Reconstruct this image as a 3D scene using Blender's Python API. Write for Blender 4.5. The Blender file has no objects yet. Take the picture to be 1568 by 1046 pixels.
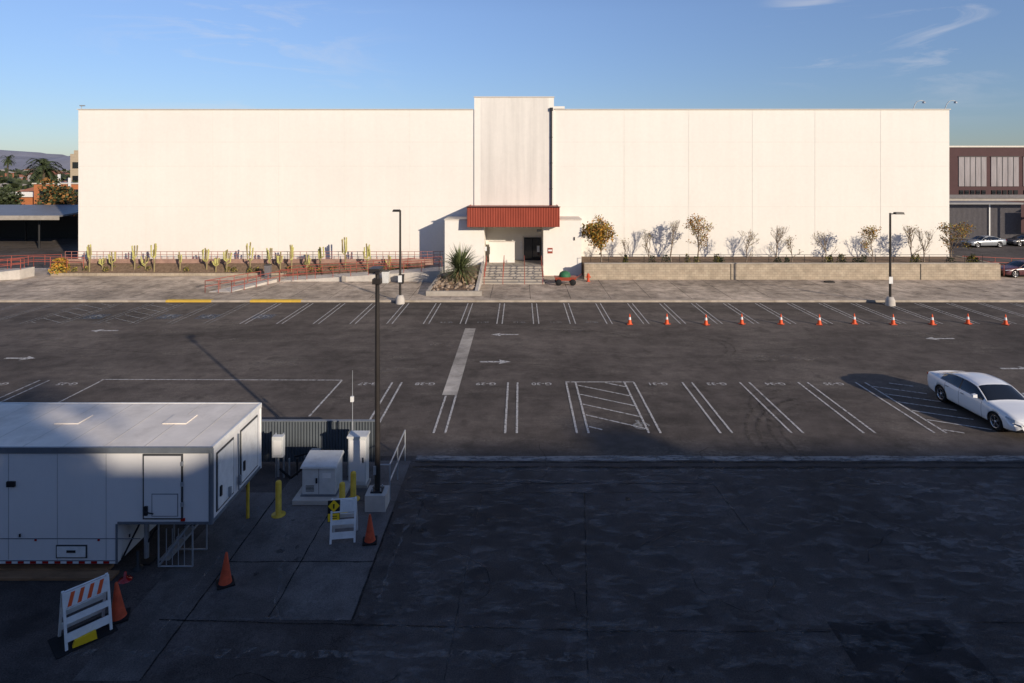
import bpy, math, random
from mathutils import Vector, Matrix
from mathutils import noise as mnoise
random.seed(7)
S = bpy.context.scene
COL = S.collection
S.view_settings.view_transform = 'Standard'
S.view_settings.look = 'None'
S.view_settings.exposure = 0

# ------------------------------------------------------------------ materials
def nt(m):
    m.use_nodes = True
    n = m.node_tree
    return n, n.nodes, n.links, n.nodes['Principled BSDF']

def M(name, col, rough=0.7, var=0.12, scale=3.0, bump=0.0, bscale=30.0, metal=0.0, spec=0.3, stretch=(1,1,1), dirt=0.0, dscale=1.0):
    m = bpy.data.materials.new(name)
    t, N, L, b = nt(m)
    tc = N.new('ShaderNodeTexCoord')
    mp = N.new('ShaderNodeMapping'); mp.inputs['Scale'].default_value = stretch
    L.new(tc.outputs['Object'], mp.inputs[0])
    no = N.new('ShaderNodeTexNoise'); no.inputs['Scale'].default_value = scale
    no.inputs['Detail'].default_value = 4; no.inputs['Roughness'].default_value = 0.65
    L.new(mp.outputs[0], no.inputs['Vector'])
    r = N.new('ShaderNodeMapRange')
    r.inputs[1].default_value = 0.3; r.inputs[2].default_value = 0.7
    r.inputs[3].default_value = 1 - var; r.inputs[4].default_value = 1 + var
    L.new(no.outputs['Fac'], r.inputs[0])
    mul = N.new('ShaderNodeVectorMath'); mul.operation = 'SCALE'
    mul.inputs[0].default_value = col[:3]
    L.new(r.outputs[0], mul.inputs['Scale'])
    out = mul.outputs[0]
    if dirt > 0:
        n2 = N.new('ShaderNodeTexNoise'); n2.inputs['Scale'].default_value = dscale
        n2.inputs['Detail'].default_value = 6; n2.inputs['Roughness'].default_value = 0.7
        L.new(mp.outputs[0], n2.inputs['Vector'])
        r2 = N.new('ShaderNodeMapRange'); r2.inputs[1].default_value = 0.5; r2.inputs[2].default_value = 0.75
        r2.inputs[3].default_value = 0; r2.inputs[4].default_value = dirt
        L.new(n2.outputs['Fac'], r2.inputs[0])
        mx = N.new('ShaderNodeMixRGB'); mx.inputs[2].default_value = (col[0]*0.35, col[1]*0.3, col[2]*0.25, 1)
        L.new(r2.outputs[0], mx.inputs[0]); L.new(out, mx.inputs[1]); out = mx.outputs[0]
    L.new(out, b.inputs['Base Color'])
    b.inputs['Roughness'].default_value = rough
    b.inputs['Metallic'].default_value = metal
    b.inputs['Specular IOR Level'].default_value = spec
    if bump > 0:
        n3 = N.new('ShaderNodeTexNoise'); n3.inputs['Scale'].default_value = bscale; n3.inputs['Detail'].default_value = 3
        L.new(tc.outputs['Object'], n3.inputs['Vector'])
        bp = N.new('ShaderNodeBump'); bp.inputs['Strength'].default_value = bump; bp.inputs['Distance'].default_value = 0.02
        L.new(n3.outputs['Fac'], bp.inputs['Height']); L.new(bp.outputs[0], b.inputs['Normal'])
    return m

def pavement(name, base, light, lightamt, crackamt, seed, streak=(1,1,1), crscale=0.35, grain=.45, lo=.50, hi=.66):
    m = bpy.data.materials.new(name)
    t, N, L, b = nt(m)
    tc = N.new('ShaderNodeTexCoord')
    mp = N.new('ShaderNodeMapping'); mp.inputs['Location'].default_value = (seed, seed*1.7, 0)
    L.new(tc.outputs['Object'], mp.inputs[0])
    def noise(sc, det, rough=0.6, st=(1,1,1)):
        q = N.new('ShaderNodeMapping'); q.inputs['Scale'].default_value = st
        L.new(mp.outputs[0], q.inputs[0])
        n = N.new('ShaderNodeTexNoise'); n.noise_dimensions='2D'; n.inputs['Scale'].default_value = sc
        n.inputs['Detail'].default_value = det; n.inputs['Roughness'].default_value = rough
        L.new(q.outputs[0], n.inputs['Vector']); return n
    def rng(s, a, c, d, e):
        r = N.new('ShaderNodeMapRange'); r.inputs[1].default_value = a; r.inputs[2].default_value = c
        r.inputs[3].default_value = d; r.inputs[4].default_value = e; L.new(s, r.inputs[0]); return r.outputs[0]
    def mul(a, c):
        x = N.new('ShaderNodeMath'); x.operation = 'MULTIPLY'; L.new(a, x.inputs[0])
        if isinstance(c, (int, float)): x.inputs[1].default_value = c
        else: L.new(c, x.inputs[1])
        return x.outputs[0]
    medn = noise(1.1, 6, 0.72)
    big = rng(noise(0.16, 5, 0.65, streak).outputs['Fac'], 0.32, 0.68, 0.66, 1.34)
    med = rng(medn.outputs['Fac'], 0.3, 0.7, 0.74, 1.26)
    fine = rng(noise(32, 2, 0.8).outputs['Fac'], 0.25, 0.75, 1-grain, 1+grain)
    v = mul(mul(big, med), fine)
    sc = N.new('ShaderNodeVectorMath'); sc.operation = 'SCALE'; sc.inputs[0].default_value = base
    L.new(v, sc.inputs['Scale'])
    wm = mul(rng(noise(0.33, 9, 0.74, streak).outputs['Fac'], lo, hi, 0, 1), rng(noise(9, 3, 0.8).outputs['Fac'], 0.38, 0.62, 0.1, 1))
    mx = N.new('ShaderNodeMixRGB'); mx.inputs[2].default_value = (*light, 1)
    L.new(mul(wm, lightamt), mx.inputs[0]); L.new(sc.outputs[0], mx.inputs[1])
    om = rng(noise(0.7, 5, 0.6).outputs['Fac'], 0.60, 0.72, 0, 0.5)
    mo = N.new('ShaderNodeMixRGB'); mo.inputs[2].default_value = (base[0]*0.4, base[1]*0.4, base[2]*0.4, 1)
    L.new(om, mo.inputs[0]); L.new(mx.outputs[0], mo.inputs[1])
    ds = N.new('ShaderNodeVectorMath'); ds.operation = 'SCALE'; ds.inputs['Scale'].default_value = 1.9
    L.new(medn.outputs['Color'], ds.inputs[0])
    ad = N.new('ShaderNodeVectorMath'); ad.operation = 'ADD'
    L.new(mp.outputs[0], ad.inputs[0]); L.new(ds.outputs[0], ad.inputs[1])
    vo = N.new('ShaderNodeTexVoronoi'); vo.feature = 'DISTANCE_TO_EDGE'; vo.voronoi_dimensions='2D'; vo.inputs['Scale'].default_value = crscale
    L.new(ad.outputs[0], vo.inputs['Vector'])
    cr = mul(rng(vo.outputs['Distance'], 0.0, 0.009, 1, 0), rng(noise(0.25, 3).outputs['Fac'], 0.47, 0.56, 0, crackamt))
    mc = N.new('ShaderNodeMixRGB'); mc.inputs[2].default_value = (base[0]*0.25, base[1]*0.25, base[2]*0.25, 1)
    L.new(cr, mc.inputs[0]); L.new(mo.outputs[0], mc.inputs[1])
    L.new(mc.outputs[0], b.inputs['Base Color'])
    b.inputs['Roughness'].default_value = 0.9
    b.inputs['Specular IOR Level'].default_value = 0.2
    return m

def decal(name, col, alpha, nscale=4.0, lo=0.35, hi=0.6, stretch=(1,1,1), rough=0.8, amin=.1):
    """worn paint / stain: real thin layer whose coverage is broken up by noise"""
    m = bpy.data.materials.new(name)
    t, N, L, b = nt(m)
    tc = N.new('ShaderNodeTexCoord')
    mp = N.new('ShaderNodeMapping'); mp.inputs['Scale'].default_value = stretch
    L.new(tc.outputs['Object'], mp.inputs[0])
    n = N.new('ShaderNodeTexNoise'); n.noise_dimensions='2D'; n.inputs['Scale'].default_value = nscale; n.inputs['Detail'].default_value = 6
    n.inputs['Roughness'].default_value = 0.78
    L.new(mp.outputs[0], n.inputs['Vector'])
    r = N.new('ShaderNodeMapRange'); r.inputs[1].default_value = lo; r.inputs[2].default_value = hi
    r.inputs[3].default_value = alpha*amin; r.inputs[4].default_value = alpha
    L.new(n.outputs['Fac'], r.inputs[0]); L.new(r.outputs[0], b.inputs['Alpha'])
    b.inputs['Base Color'].default_value = (*col, 1); b.inputs['Roughness'].default_value = rough
    b.inputs['Specular IOR Level'].default_value = 0.2
    return m

def blockmat(name, c1, c2, mortar, bw, bh, off=0.5, ms=0.012):
    m = bpy.data.materials.new(name)
    t, N, L, b = nt(m)
    tc = N.new('ShaderNodeTexCoord'); sp = N.new('ShaderNodeSeparateXYZ'); cb = N.new('ShaderNodeCombineXYZ')
    L.new(tc.outputs['Object'], sp.inputs[0])
    ad = N.new('ShaderNodeMath'); ad.operation = 'ADD'
    L.new(sp.outputs['X'], ad.inputs[0]); L.new(sp.outputs['Y'], ad.inputs[1])
    L.new(ad.outputs[0], cb.inputs[0]); L.new(sp.outputs['Z'], cb.inputs[1])
    br = N.new('ShaderNodeTexBrick'); br.offset = off
    br.inputs['Color1'].default_value = (*c1, 1); br.inputs['Color2'].default_value = (*c2, 1); br.inputs['Mortar'].default_value = (*mortar, 1)
    br.inputs['Scale'].default_value = 1; br.inputs['Brick Width'].default_value = bw; br.inputs['Row Height'].default_value = bh
    br.inputs['Mortar Size'].default_value = ms
    L.new(cb.outputs[0], br.inputs['Vector'])
    no = N.new('ShaderNodeTexNoise'); no.inputs['Scale'].default_value = 1.5; no.inputs['Detail'].default_value = 5
    L.new(tc.outputs['Object'], no.inputs['Vector'])
    r = N.new('ShaderNodeMapRange'); r.inputs[1].default_value = .3; r.inputs[2].default_value = .7; r.inputs[3].default_value = .78; r.inputs[4].default_value = 1.15
    L.new(no.outputs['Fac'], r.inputs[0])
    s = N.new('ShaderNodeVectorMath'); s.operation = 'SCALE'; L.new(br.outputs['Color'], s.inputs[0]); L.new(r.outputs[0], s.inputs['Scale'])
    L.new(s.outputs[0], b.inputs['Base Color']); b.inputs['Roughness'].default_value = 0.9
    return m

def stuccomat(name, col, streakamt=0.1):
    """painted concrete: big blotches, vertical rain streaks, fine grain"""
    m = bpy.data.materials.new(name)
    t, N, L, b = nt(m)
    tc = N.new('ShaderNodeTexCoord')
    def noise(sc, st, det=5):
        q = N.new('ShaderNodeMapping'); q.inputs['Scale'].default_value = st
        L.new(tc.outputs['Object'], q.inputs[0])
        n = N.new('ShaderNodeTexNoise'); n.inputs['Scale'].default_value = sc; n.inputs['Detail'].default_value = det
        n.inputs['Roughness'].default_value = .65
        L.new(q.outputs[0], n.inputs['Vector']); return n.outputs['Fac']
    def rng(s, a, c, d, e):
        r = N.new('ShaderNodeMapRange'); r.inputs[1].default_value = a; r.inputs[2].default_value = c
        r.inputs[3].default_value = d; r.inputs[4].default_value = e; L.new(s, r.inputs[0]); return r.outputs[0]
    def mul(a, c):
        x = N.new('ShaderNodeMath'); x.operation = 'MULTIPLY'; L.new(a, x.inputs[0]); L.new(c, x.inputs[1]); return x.outputs[0]
    v = mul(rng(noise(.12, (1,1,1)), .3, .7, .965, 1.03), rng(noise(1.2, (1,1,.06), 4), .35, .75, 1.0+streakamt*.3, 1-streakamt))
    v = mul(v, rng(noise(3, (1,1,1)), .3, .7, .975, 1.02))
    s = N.new('ShaderNodeVectorMath'); s.operation = 'SCALE'; s.inputs[0].default_value = col; L.new(v, s.inputs['Scale'])
    L.new(s.outputs[0], b.inputs['Base Color']); b.inputs['Roughness'].default_value = .85; b.inputs['Specular IOR Level'].default_value = .2
    bp = N.new('ShaderNodeBump'); bp.inputs['Strength'].default_value = .3; bp.inputs['Distance'].default_value = .03
    L.new(noise(2.5, (1,1,1), 5), bp.inputs['Height']); L.new(bp.outputs[0], b.inputs['Normal'])
    return m

m_white = stuccomat('white_stucco', (.77,.735,.67), .03)
m_grey_st = stuccomat('weathered_stucco', (.69,.655,.60), .13)
m_seam = M('wall_joint', (.70,.665,.605), .9, .05)
m_cap = M('metal_coping', (.58,.53,.46), .5, .08)
m_red = M('red_metal', (.29,.06,.035), .5, .15, 2, stretch=(1,1,.2))
m_redrail = M('red_rail_paint', (.33,.085,.06), .5, .15)
m_pinkrail = M('faded_rail_paint', (.34,.15,.12), .6, .15)
m_dark = M('dark_metal', (.02,.02,.022), .5, .2)
m_bronze = M('pole_paint', (.028,.024,.022), .45, .2, 3)
m_black = M('black_rubber', (.012,.012,.013), .8, .2)
m_glass = M('dark_glass', (.012,.014,.017), .06, 0, spec=.8)
m_conc = M('concrete', (.36,.325,.28), .9, .14, 1.5, dirt=.35, dscale=.6)
m_concl = M('pale_concrete', (.50,.46,.41), .9, .12, 2, dirt=.3, dscale=1.5)
m_kerb = M('kerb_concrete', (.38,.33,.27), .9, .25, 1.2, dirt=.6, dscale=.8)
m_walk = pavement('sidewalk_concrete', (.44,.36,.28), (.52,.44,.36), .5, .25, 3.1, grain=.15)
m_asph = pavement('asphalt_lot', (.094,.078,.067), (.21,.18,.15), .6, .65, 11.3, streak=(.55,1.3,1))
m_asph2 = pavement('old_paving', (.062,.052,.048), (.17,.15,.14), .62, .95, 5.7, streak=(.7,1.1,1), crscale=.28, grain=.55, lo=.50, hi=.70)
m_slab = pavement('service_slab', (.110,.098,.092), (.21,.195,.185), .6, .6, 9.9, grain=.4)
m_ground = M('ground_far', (.085,.078,.062), .95, .25, .05)
m_strip = pavement('gutter_concrete', (.37,.335,.29), (.47,.44,.40), .4, .3, 2.2, grain=.2)
m_paint = decal('worn_white_paint', (.64,.62,.59), .82, 7, .32, .55)
m_paintd = decal('faded_white_paint', (.55,.55,.53), .5, 9, .35, .6)
m_blue = decal('faded_blue_paint', (.12,.19,.28), .38, 3, .38, .62)
m_yel = M('yellow_paint', (.58,.38,.06), .7, .15, 4, dirt=.5, dscale=2)
m_skid = decal('tyre_skid', (.012,.012,.012), .38, 3, .42, .65, rough=.6)
m_joint = decal('joint_dark', (.014,.013,.013), .9, 5, .3, .52)
m_jointl = decal('joint_light', (.26,.24,.225), .55, 4, .46, .68, rough=.9, amin=0)
m_orange = M('cone_orange', (.72,.10,.025), .55, .15, 6, dirt=.35, dscale=6)
m_orangef = M('cone_orange_weathered', (.55,.085,.035), .7, .2, 6, dirt=.5, dscale=5)
m_wht = M('white_plastic', (.72,.72,.70), .5, .08, 5, dirt=.25, dscale=4)
m_tr = M('trailer_paint', (.68,.67,.66), .4, .05, 1.2, dirt=.16, dscale=1.2, stretch=(1,1,.3))
m_troof = M('trailer_roof', (.78,.71,.62), .75, .12, .9, dirt=.35, dscale=.8)
m_trim = M('aluminium_trim', (.17,.19,.215), .4, .12, 4, metal=.3)
m_gap = M('dark_gap', (.05,.052,.055), .8, .1)  # plain dark grey for door frames, gaps and slots
m_gal = M('galvanised', (.36,.38,.40), .45, .12, 4, metal=.4)
m_cab = M('cabinet_paint', (.56,.57,.56), .5, .07, 3, dirt=.3, dscale=2.5)
m_corr = M('corrugated_steel', (.095,.11,.125), .5, .15, 2, metal=.2, dirt=.3)
m_bolly = M('bollard_yellow', (.66,.44,.05), .55, .12, 6, dirt=.4, dscale=5)
m_wood = M('timber', (.26,.15,.08), .9, .3, 5, stretch=(.3,1,1))
m_soil = M('mulch', (.17,.115,.075), .95, .4, 5)
m_grass = M('dry_grass', (.20,.16,.07), .95, .3, 5)
m_block = blockmat('block_wall', (.42,.35,.26), (.37,.30,.22), (.25,.21,.16), .42, .21)
m_brick = blockmat('red_brick', (.36,.20,.15), (.30,.16,.12), (.34,.27,.22), .3, .1)
m_rock = M('rock', (.30,.23,.17), .9, .3, 4)
m_bark = M('bark', (.22,.175,.135), .95, .25, 8)
m_barkd = M('bark_dark', (.09,.07,.05), .95, .25, 8)
m_leafo = M('autumn_leaf', (.44,.21,.03), .7, .4, 2)
m_leafy = M('yellow_green_leaf', (.27,.22,.035), .7, .4, 2)
m_leafb = M('brown_leaf', (.24,.12,.035), .7, .4, 2)
m_leafol = M('olive_leaf', (.12,.12,.03), .7, .4, 2)
m_leafg = M('green_leaf', (.05,.065,.025), .7, .45, 1.5)
m_leafg2 = M('dark_green_leaf', (.028,.038,.018), .7, .45, 1.5)
m_cact = M('cactus_skin', (.44,.41,.14), .6, .25, 5)
m_cact2 = M('cactus_stem', (.25,.20,.10), .8, .25, 5)
m_yucca = M('yucca_leaf', (.12,.145,.06), .5, .35, 3)
m_yuccad = M('yucca_dead', (.24,.17,.09), .9, .3, 3)
m_car = M('car_paint_white', (.78,.79,.80), .18, .01, 2, spec=.6)
m_carblk = M('car_black_trim', (.02,.02,.022), .4, .1)
m_rim = M('alloy_rim', (.50,.50,.52), .25, .05, metal=.9)
m_redl = M('tail_lens', (.35,.01,.01), .15, 0, spec=.6)
m_lens = M('head_lens', (.35,.38,.42), .08, 0, spec=.8)
m_purple = M('maroon_cladding', (.060,.024,.026), .7, .12, 1)
m_pane = M('pale_panel', (.26,.235,.24), .6, .25, .8, stretch=(3,3,.3))
m_tan = M('tan_stucco', (.42,.34,.24), .9, .12)
m_rust = M('terracotta_wall', (.42,.15,.06), .9, .12)
m_shed = M('shed_grey', (.15,.14,.145), .7, .15)
m_solar = M('canopy_roof_metal', (.20,.20,.21), .5, .15, 1)
m_green = M('green_tarp', (.03,.13,.06), .6, .15)
m_hill = M('hill_haze', (.26,.26,.30), 1, .2, .002)  # pale blue distance haze is put into the hill colour
m_bldg = M('office_wall', (.45,.42,.38), .9, .1)
m_signy = M('sign_yellow', (.85,.55,.02), .5, .05)
m_blacks = M('sign_black', (.015,.015,.015), .5, .05)
m_patch = pavement('tar_patch', (.013,.0125,.013), (.03,.03,.03), .4, .2, 8.8)
m_patch2 = pavement('patch_asphalt', (.030,.026,.026), (.055,.05,.048), .5, .4, 18.8)

# ------------------------------------------------------------------ mesh builder
class MB:
    def __init__(s): s.v=[]; s.f=[]; s.m=[]; s.sm=[]; s.mats=[]
    def mi(s, mat):
        if mat not in s.mats: s.mats.append(mat)
        return s.mats.index(mat)
    def raw(s, vs, fs, mat, smooth=False, T=None):
        o=len(s.v); k=s.mi(mat)
        for p in vs:
            p=Vector(p); s.v.append(T@p if T else p)
        for f in fs: s.f.append([o+i for i in f]); s.m.append(k); s.sm.append(smooth)
    def box(s, x0,x1,y0,y1,z0,z1, mat, T=None):
        vs=[(x0,y0,z0),(x1,y0,z0),(x1,y1,z0),(x0,y1,z0),(x0,y0,z1),(x1,y0,z1),(x1,y1,z1),(x0,y1,z1)]
        s.raw(vs,[(0,3,2,1),(4,5,6,7),(0,1,5,4),(1,2,6,5),(2,3,7,6),(3,0,4,7)],mat,False,T)
    def hexa(s, vs, mat, T=None):
        s.raw(vs,[(0,3,2,1),(4,5,6,7),(0,1,5,4),(1,2,6,5),(2,3,7,6),(3,0,4,7)],mat,False,T)
    def tube(s, p0,p1,r0,r1=None,n=8,mat=None,smooth=True,T=None,caps=True):
        if r1 is None: r1=r0
        p0=Vector(p0);p1=Vector(p1);d=p1-p0
        if d.length<1e-6: return
        d.normalize(); a=d.orthogonal().normalized(); b=d.cross(a)
        vs=[];fs=[]
        for p,r in((p0,r0),(p1,r1)):
            for i in range(n):
                t=2*math.pi*i/n; vs.append(p+a*math.cos(t)*r+b*math.sin(t)*r)
        for i in range(n):
            j=(i+1)%n; fs.append((i,j,n+j,n+i))
        s.raw(vs,fs,mat,smooth,T)
        if caps: s.raw(vs,[tuple(range(n-1,-1,-1)),tuple(range(n,2*n))],mat,False,T)
    def path(s, pts, r, mat, n=6, T=None):
        for a,b in zip(pts[:-1],pts[1:]): s.tube(a,b,r,r,n,mat,True,T)
    def lathe(s, c, prof, n, mat, smooth=True, T=None):
        vs=[];fs=[];c=Vector(c)
        for (r,z) in prof:
            for i in range(n):
                t=2*math.pi*i/n; vs.append(c+Vector((r*math.cos(t),r*math.sin(t),z)))
        for k in range(len(prof)-1):
            for i in range(n):
                j=(i+1)%n; fs.append((k*n+i,k*n+j,(k+1)*n+j,(k+1)*n+i))
        s.raw(vs,fs,mat,smooth,T)
    def poly(s, pts, mat, T=None): s.raw(pts,[tuple(range(len(pts)))],mat,False,T)
    def sheet(s, x0,x1,y0,y1,z,mat): s.poly([(x0,y0,z),(x1,y0,z),(x1,y1,z),(x0,y1,z)],mat)
    def line(s, a, b, w, z, mat):
        a=Vector((a[0],a[1],0));b=Vector((b[0],b[1],0));d=(b-a).normalized();n=Vector((-d.y,d.x,0))*w/2
        s.poly([(a-n)[:2]+(z,),(b-n)[:2]+(z,),(b+n)[:2]+(z,),(a+n)[:2]+(z,)],mat)
    def obj(s, name, parent=None, bevel=0):
        me=bpy.data.meshes.new(name)
        me.from_pydata([tuple(p) for p in s.v],[],s.f)
        for m in s.mats: me.materials.append(m)
        for p,k,q in zip(me.polygons,s.m,s.sm): p.material_index=k; p.use_smooth=q
        me.update()
        o=bpy.data.objects.new(name,me); COL.objects.link(o)
        if parent: o.parent=parent
        if bevel:
            b=o.modifiers.new('bevel','BEVEL'); b.width=bevel; b.segments=2; b.limit_method='ANGLE'
        return o
def empty(name):
    e=bpy.data.objects.new(name,None); e.empty_display_size=.5; COL.objects.link(e); return e
def RT(x,y,z,yaw): return Matrix.Translation((x,y,z))@Matrix.Rotation(math.radians(yaw),4,'Z')

# ------------------------------------------------------------------ ground & pavements
g=MB(); g.sheet(-9000,9000,-3000,14000,0,m_ground); g.obj('ground')
g=MB(); g.sheet(-160,160,21.75,140,.004,m_asph); g.obj('parking_lot')
g=MB(); g.sheet(-160,160,-60,21.75,.004,m_asph2); g.obj('service_yard_paving')
g=MB(); g.sheet(-7.4,-3.75,13.85,21.4,.008,m_slab); g.sheet(-8.75,-7.43,12.2,19.3,.008,m_slab); g.obj('service_slab')
g=MB(); g.sheet(-3.46,-2.80,27.6,39.1,.010,m_strip); g.obj('drain_strip')
def wig(g,a,b,w,z,mat,n=14,amp=.03,vw=(.6,1.3)):
    a=Vector(a);b=Vector(b);pts=[];d=(b-a);nn=Vector((-d.y,d.x)).normalized();o=0
    ws=[w*random.uniform(*vw) for i in range(n+1)]
    for i in range(n+1):
        o=o*.6+random.uniform(-amp,amp); p=a+d*i/n; pts.append((p+nn*(o+ws[i]/2),p+nn*(o-ws[i]/2)))
    vs=[]
    for p,q in pts: vs+=[(p.x,p.y,z),(q.x,q.y,z)]
    g.raw(vs,[(2*i,2*i+1,2*i+3,2*i+2) for i in range(n)],mat)
m_sw1=decal('swale_wear',(.34,.32,.30),.85,2.2,.36,.6,stretch=(.5,1.6,1),amin=.25)
m_sw2=decal('swale_edge_dirt',(.02,.019,.019),.75,2.5,.36,.55,stretch=(.4,1.5,1))
g=MB()
wig(g,(-3.6,21.62),(45,21.45),.36,.010,m_sw1,120,.03,(.8,1.2)); wig(g,(-3.6,21.32),(45,21.15),.12,.012,m_sw2,120,.02)
wig(g,(-3.6,20.95),(40,20.8),.16,.012,m_sw2,120,.03); wig(g,(-3.5,20.75),(30,20.6),.25,.013,m_jointl,90,.05)
g.obj('concrete_swale')
g=MB(); g.poly([(6.7,11.6,.009),(9.35,11.6,.009),(9.3,13.85,.009),(6.75,13.8,.009)],m_patch2)
g.poly([(7.4,13.0,.013),(8.2,12.85,.013),(8.7,12.95,.013),(9.1,13.35,.013),(8.9,13.7,.013),(8.2,13.78,.013),(7.5,13.75,.013),(7.25,13.4,.013)],m_patch)
g.obj('asphalt_patch')
g=MB()
for a,b,w in [((-3.1,19.84),(6.1,19.84),.035),((-3.3,19.28),(5.6,19.3),.025),((1.97,19.28),(1.3,12.0),.03),
    ((1.3,13.52),(6.7,13.5),.035),((-7.4,15.9),(-3.75,15.9),.035),((-5.6,13.9),(-5.55,18.6),.03),
    ((-8,13.85),(1.3,13.55),.035),((-3.72,13.8),(-3.72,18.2),.05),((6.1,19.8),(6.3,17.2),.03),((-7.42,12.2),(-7.42,19),.035),
    ((9.4,13.8),(16,13.7),.025),((-2.9,19.2),(-3.0,17.0),.02),((-1.2,19.2),(-1.5,12.2),.015)]:
    wig(g,a,b,w,.014,m_joint,24,.012)
for i in range(22):
    x=random.uniform(-3,16); y=random.uniform(12.3,20.5); a=random.uniform(0,360); pts=[(x,y)]
    for k in range(random.randint(5,14)):
        a+=random.uniform(-40,40); x+=.28*math.cos(math.radians(a)); y+=.28*math.sin(math.radians(a)); pts.append((x,y))
    for p,q in zip(pts[:-1],pts[1:]): g.line(p,q,random.uniform(.008,.02),.0145,m_joint)
for a,b,w in [((-9.5,12.93),(1.5,12.8),.2),((-6.9,18.6),(-5.4,13.9),.09),((9,18),(17,14.5),.35),((11,20),(19,17.5),.3),((-7.4,13.86),(-3.75,13.86),.08),((-7.7,18.5),(-7.8,12.2),.08),((-3,19.95),(5,20.0),.15),((-3.2,17.6),(-3.3,14),.12)]:
    wig(g,a,b,w,.016,m_jointl,30,.05,(.3,1.5))
for i in range(14):
    x=random.uniform(-35,38); y=random.uniform(30,40); a=random.choice([0,0,90,10])+random.uniform(-12,12); l=random.uniform(3,9)
    wig(g,(x,y),(x+l*math.cos(math.radians(a)),y+l*math.sin(math.radians(a))),.03,.012,m_joint,14,.1)
g.obj('pavement_joints')
g=MB()
def arc(cx,cy,r,a0,a1,w,z=.018,n=28,e=1.0):
    vs=[]
    for i in range(n+1):
        t=math.radians(a0+(a1-a0)*i/n)
        for rr in (r-w/2,r+w/2): vs.append((cx+rr*math.cos(t),cy+rr*e*math.sin(t),z))
    g.raw(vs,[(2*i,2*i+1,2*i+3,2*i+2) for i in range(n)],m_skid)
for k,(cx,cy,r,a0,a1,e) in enumerate([(7.9,35.2,3.6,-40,80,.8),(4.0,36.4,2.4,20,120,.8),(13.2,22.6,3.4,100,200,1.25),(13.6,22.2,4.8,110,180,1.1),(12.5,25,2.6,100,190,1.3)]):
    arc(cx,cy,r,a0,a1,.16,.018+.001*k,e=e); arc(cx,cy,r+.42,a0+6,a1-4,.13,.0185+.001*k,e=e)
g.obj('tyre_marks')
g=MB()
m_stain=decal('oil_stain',(.012,.012,.012),.6,1.5,.4,.62)
m_wear=decal('light_wear',(.30,.26,.22),.4,1.3,.47,.70,amin=0)
m_dust=decal('dusty_wear',(.24,.225,.215),.5,1.6,.49,.72,stretch=(.7,1.4,1),amin=0)
def blob(x,y,rx,ry,z,mat):
    pts=[]
    for i in range(20):
        t=2*math.pi*i/20; k=random.uniform(.7,1.15); pts.append((x+rx*k*math.cos(t),y+ry*k*math.sin(t),z))
    g.poly(pts,mat)
zi=.03
for i in range(26):
    zi+=.0002; blob(random.uniform(-9,12),random.uniform(12.3,20.5),random.uniform(.03,.16),random.uniform(.03,.14),zi,m_stain)
for (x,y,rx,ry) in [(-22,38.4,.9,.35),(-16.5,36.5,.6,.3),(-4.3,35.4,.9,.5),(-6.5,31,1.2,.5),(3,38.5,2,.4),(-28,36.5,1.5,.35),(14,33,3,.6),(-19,40.6,.7,.3),(24,37.6,2.5,.4),(-12,32,1.5,.5)]:
    zi+=.0002; blob(x,y,rx,ry,zi,m_wear)
for (x,y,rx,ry) in [(14.5,18.6,3.4,1.5),(12.5,16.3,2.4,1.2),(17,16.5,3.5,1.6)]:
    zi+=.0002; blob(x,y,rx,ry,zi,m_dust)
zi+=.0005; g.sheet(-3.6,18,12.0,20.5,zi,m_dust)
g.obj('pavement_stains')

# sidewalk with kerb
g=MB()
g.box(-34,120,46.9,62,.0,.15,m_walk); g.box(-160,-34.01,46.95,62,.0,.149,m_walk)
g.obj('sidewalk')
g=MB()
for a,b in [(-160,-26.5),(-23.1,-20.2),(-16.4,120)]: g.box(a,b,46.74,46.9,0,.158,m_kerb)
g.box(-26.5,-23.1,46.72,47.15,0,.156,m_yel); g.box(-20.2,-16.4,46.72,47.15,0,.156,m_yel)
g.obj('kerb')
g=MB()
for x in [i*3.05-45 for i in range(34)]: wig(g,(x,47.2),(x,55.4),.03,.156,m_joint,8,.005)
for y in (50,53): wig(g,(-60,y),(60,y),.03,.157,m_joint,60,.005)
g.obj('sidewalk_joints')
m_wst=decal('sidewalk_stain',(.09,.075,.06),.3,.8,.46,.68,amin=0)
g=MB(); g.sheet(-60,60,47.2,55.3,.160,m_wst); g.obj('sidewalk_staining')

# ------------------------------------------------------------------ painted markings
g=MB(); zp=.022; W=.085
near=[-8.46,-5.76,-3.06,-.36,2.35,5.07,7.77,10.45,13.17,15.85]
for i,x in enumerate(near):
    y1=29.2; y0=23.6
    if i==0: g.line((x-.05,25.2),(x+.05,29.45),W,zp,m_paint); continue
    if i==2: y1=27.5
    for s in (-.22,.22): g.line((x+s,y0),(x+s,y1),W,zp,m_paint)
g.line((-19.8,29.6),(-8.40,29.5),W,zp+.001,m_paint)
for x in (-22.2,-22.65,-19.7): g.line((x,26.2),(x,29.5),W,zp,m_paint)
g.line((2.1,29.25),(5.3,29.25),W,zp+.001,m_paint)
def hatch(x0,x1,y0,y1,step,sl,mat=m_paint):
    y=y0+.3
    while y<y1+ (x1-x0)*sl:
        a=(x0,y); b=(x1,y-(x1-x0)*sl)
        if a[1]>y1: t=(a[1]-y1)/sl; a=(x0+t,y1)
        if b[1]<y0: t=(y0-b[1])/sl; b=(x1-t,y0)
        if b[0]>a[0]+.1: g.line(a,b,W,zp+.002,mat)
        y+=step
hatch(2.64,4.80,23.9,29.15,1.15,.62)
hatch(16.14,18.0,23.6,29.1,.95,.5)
k=-16
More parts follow.
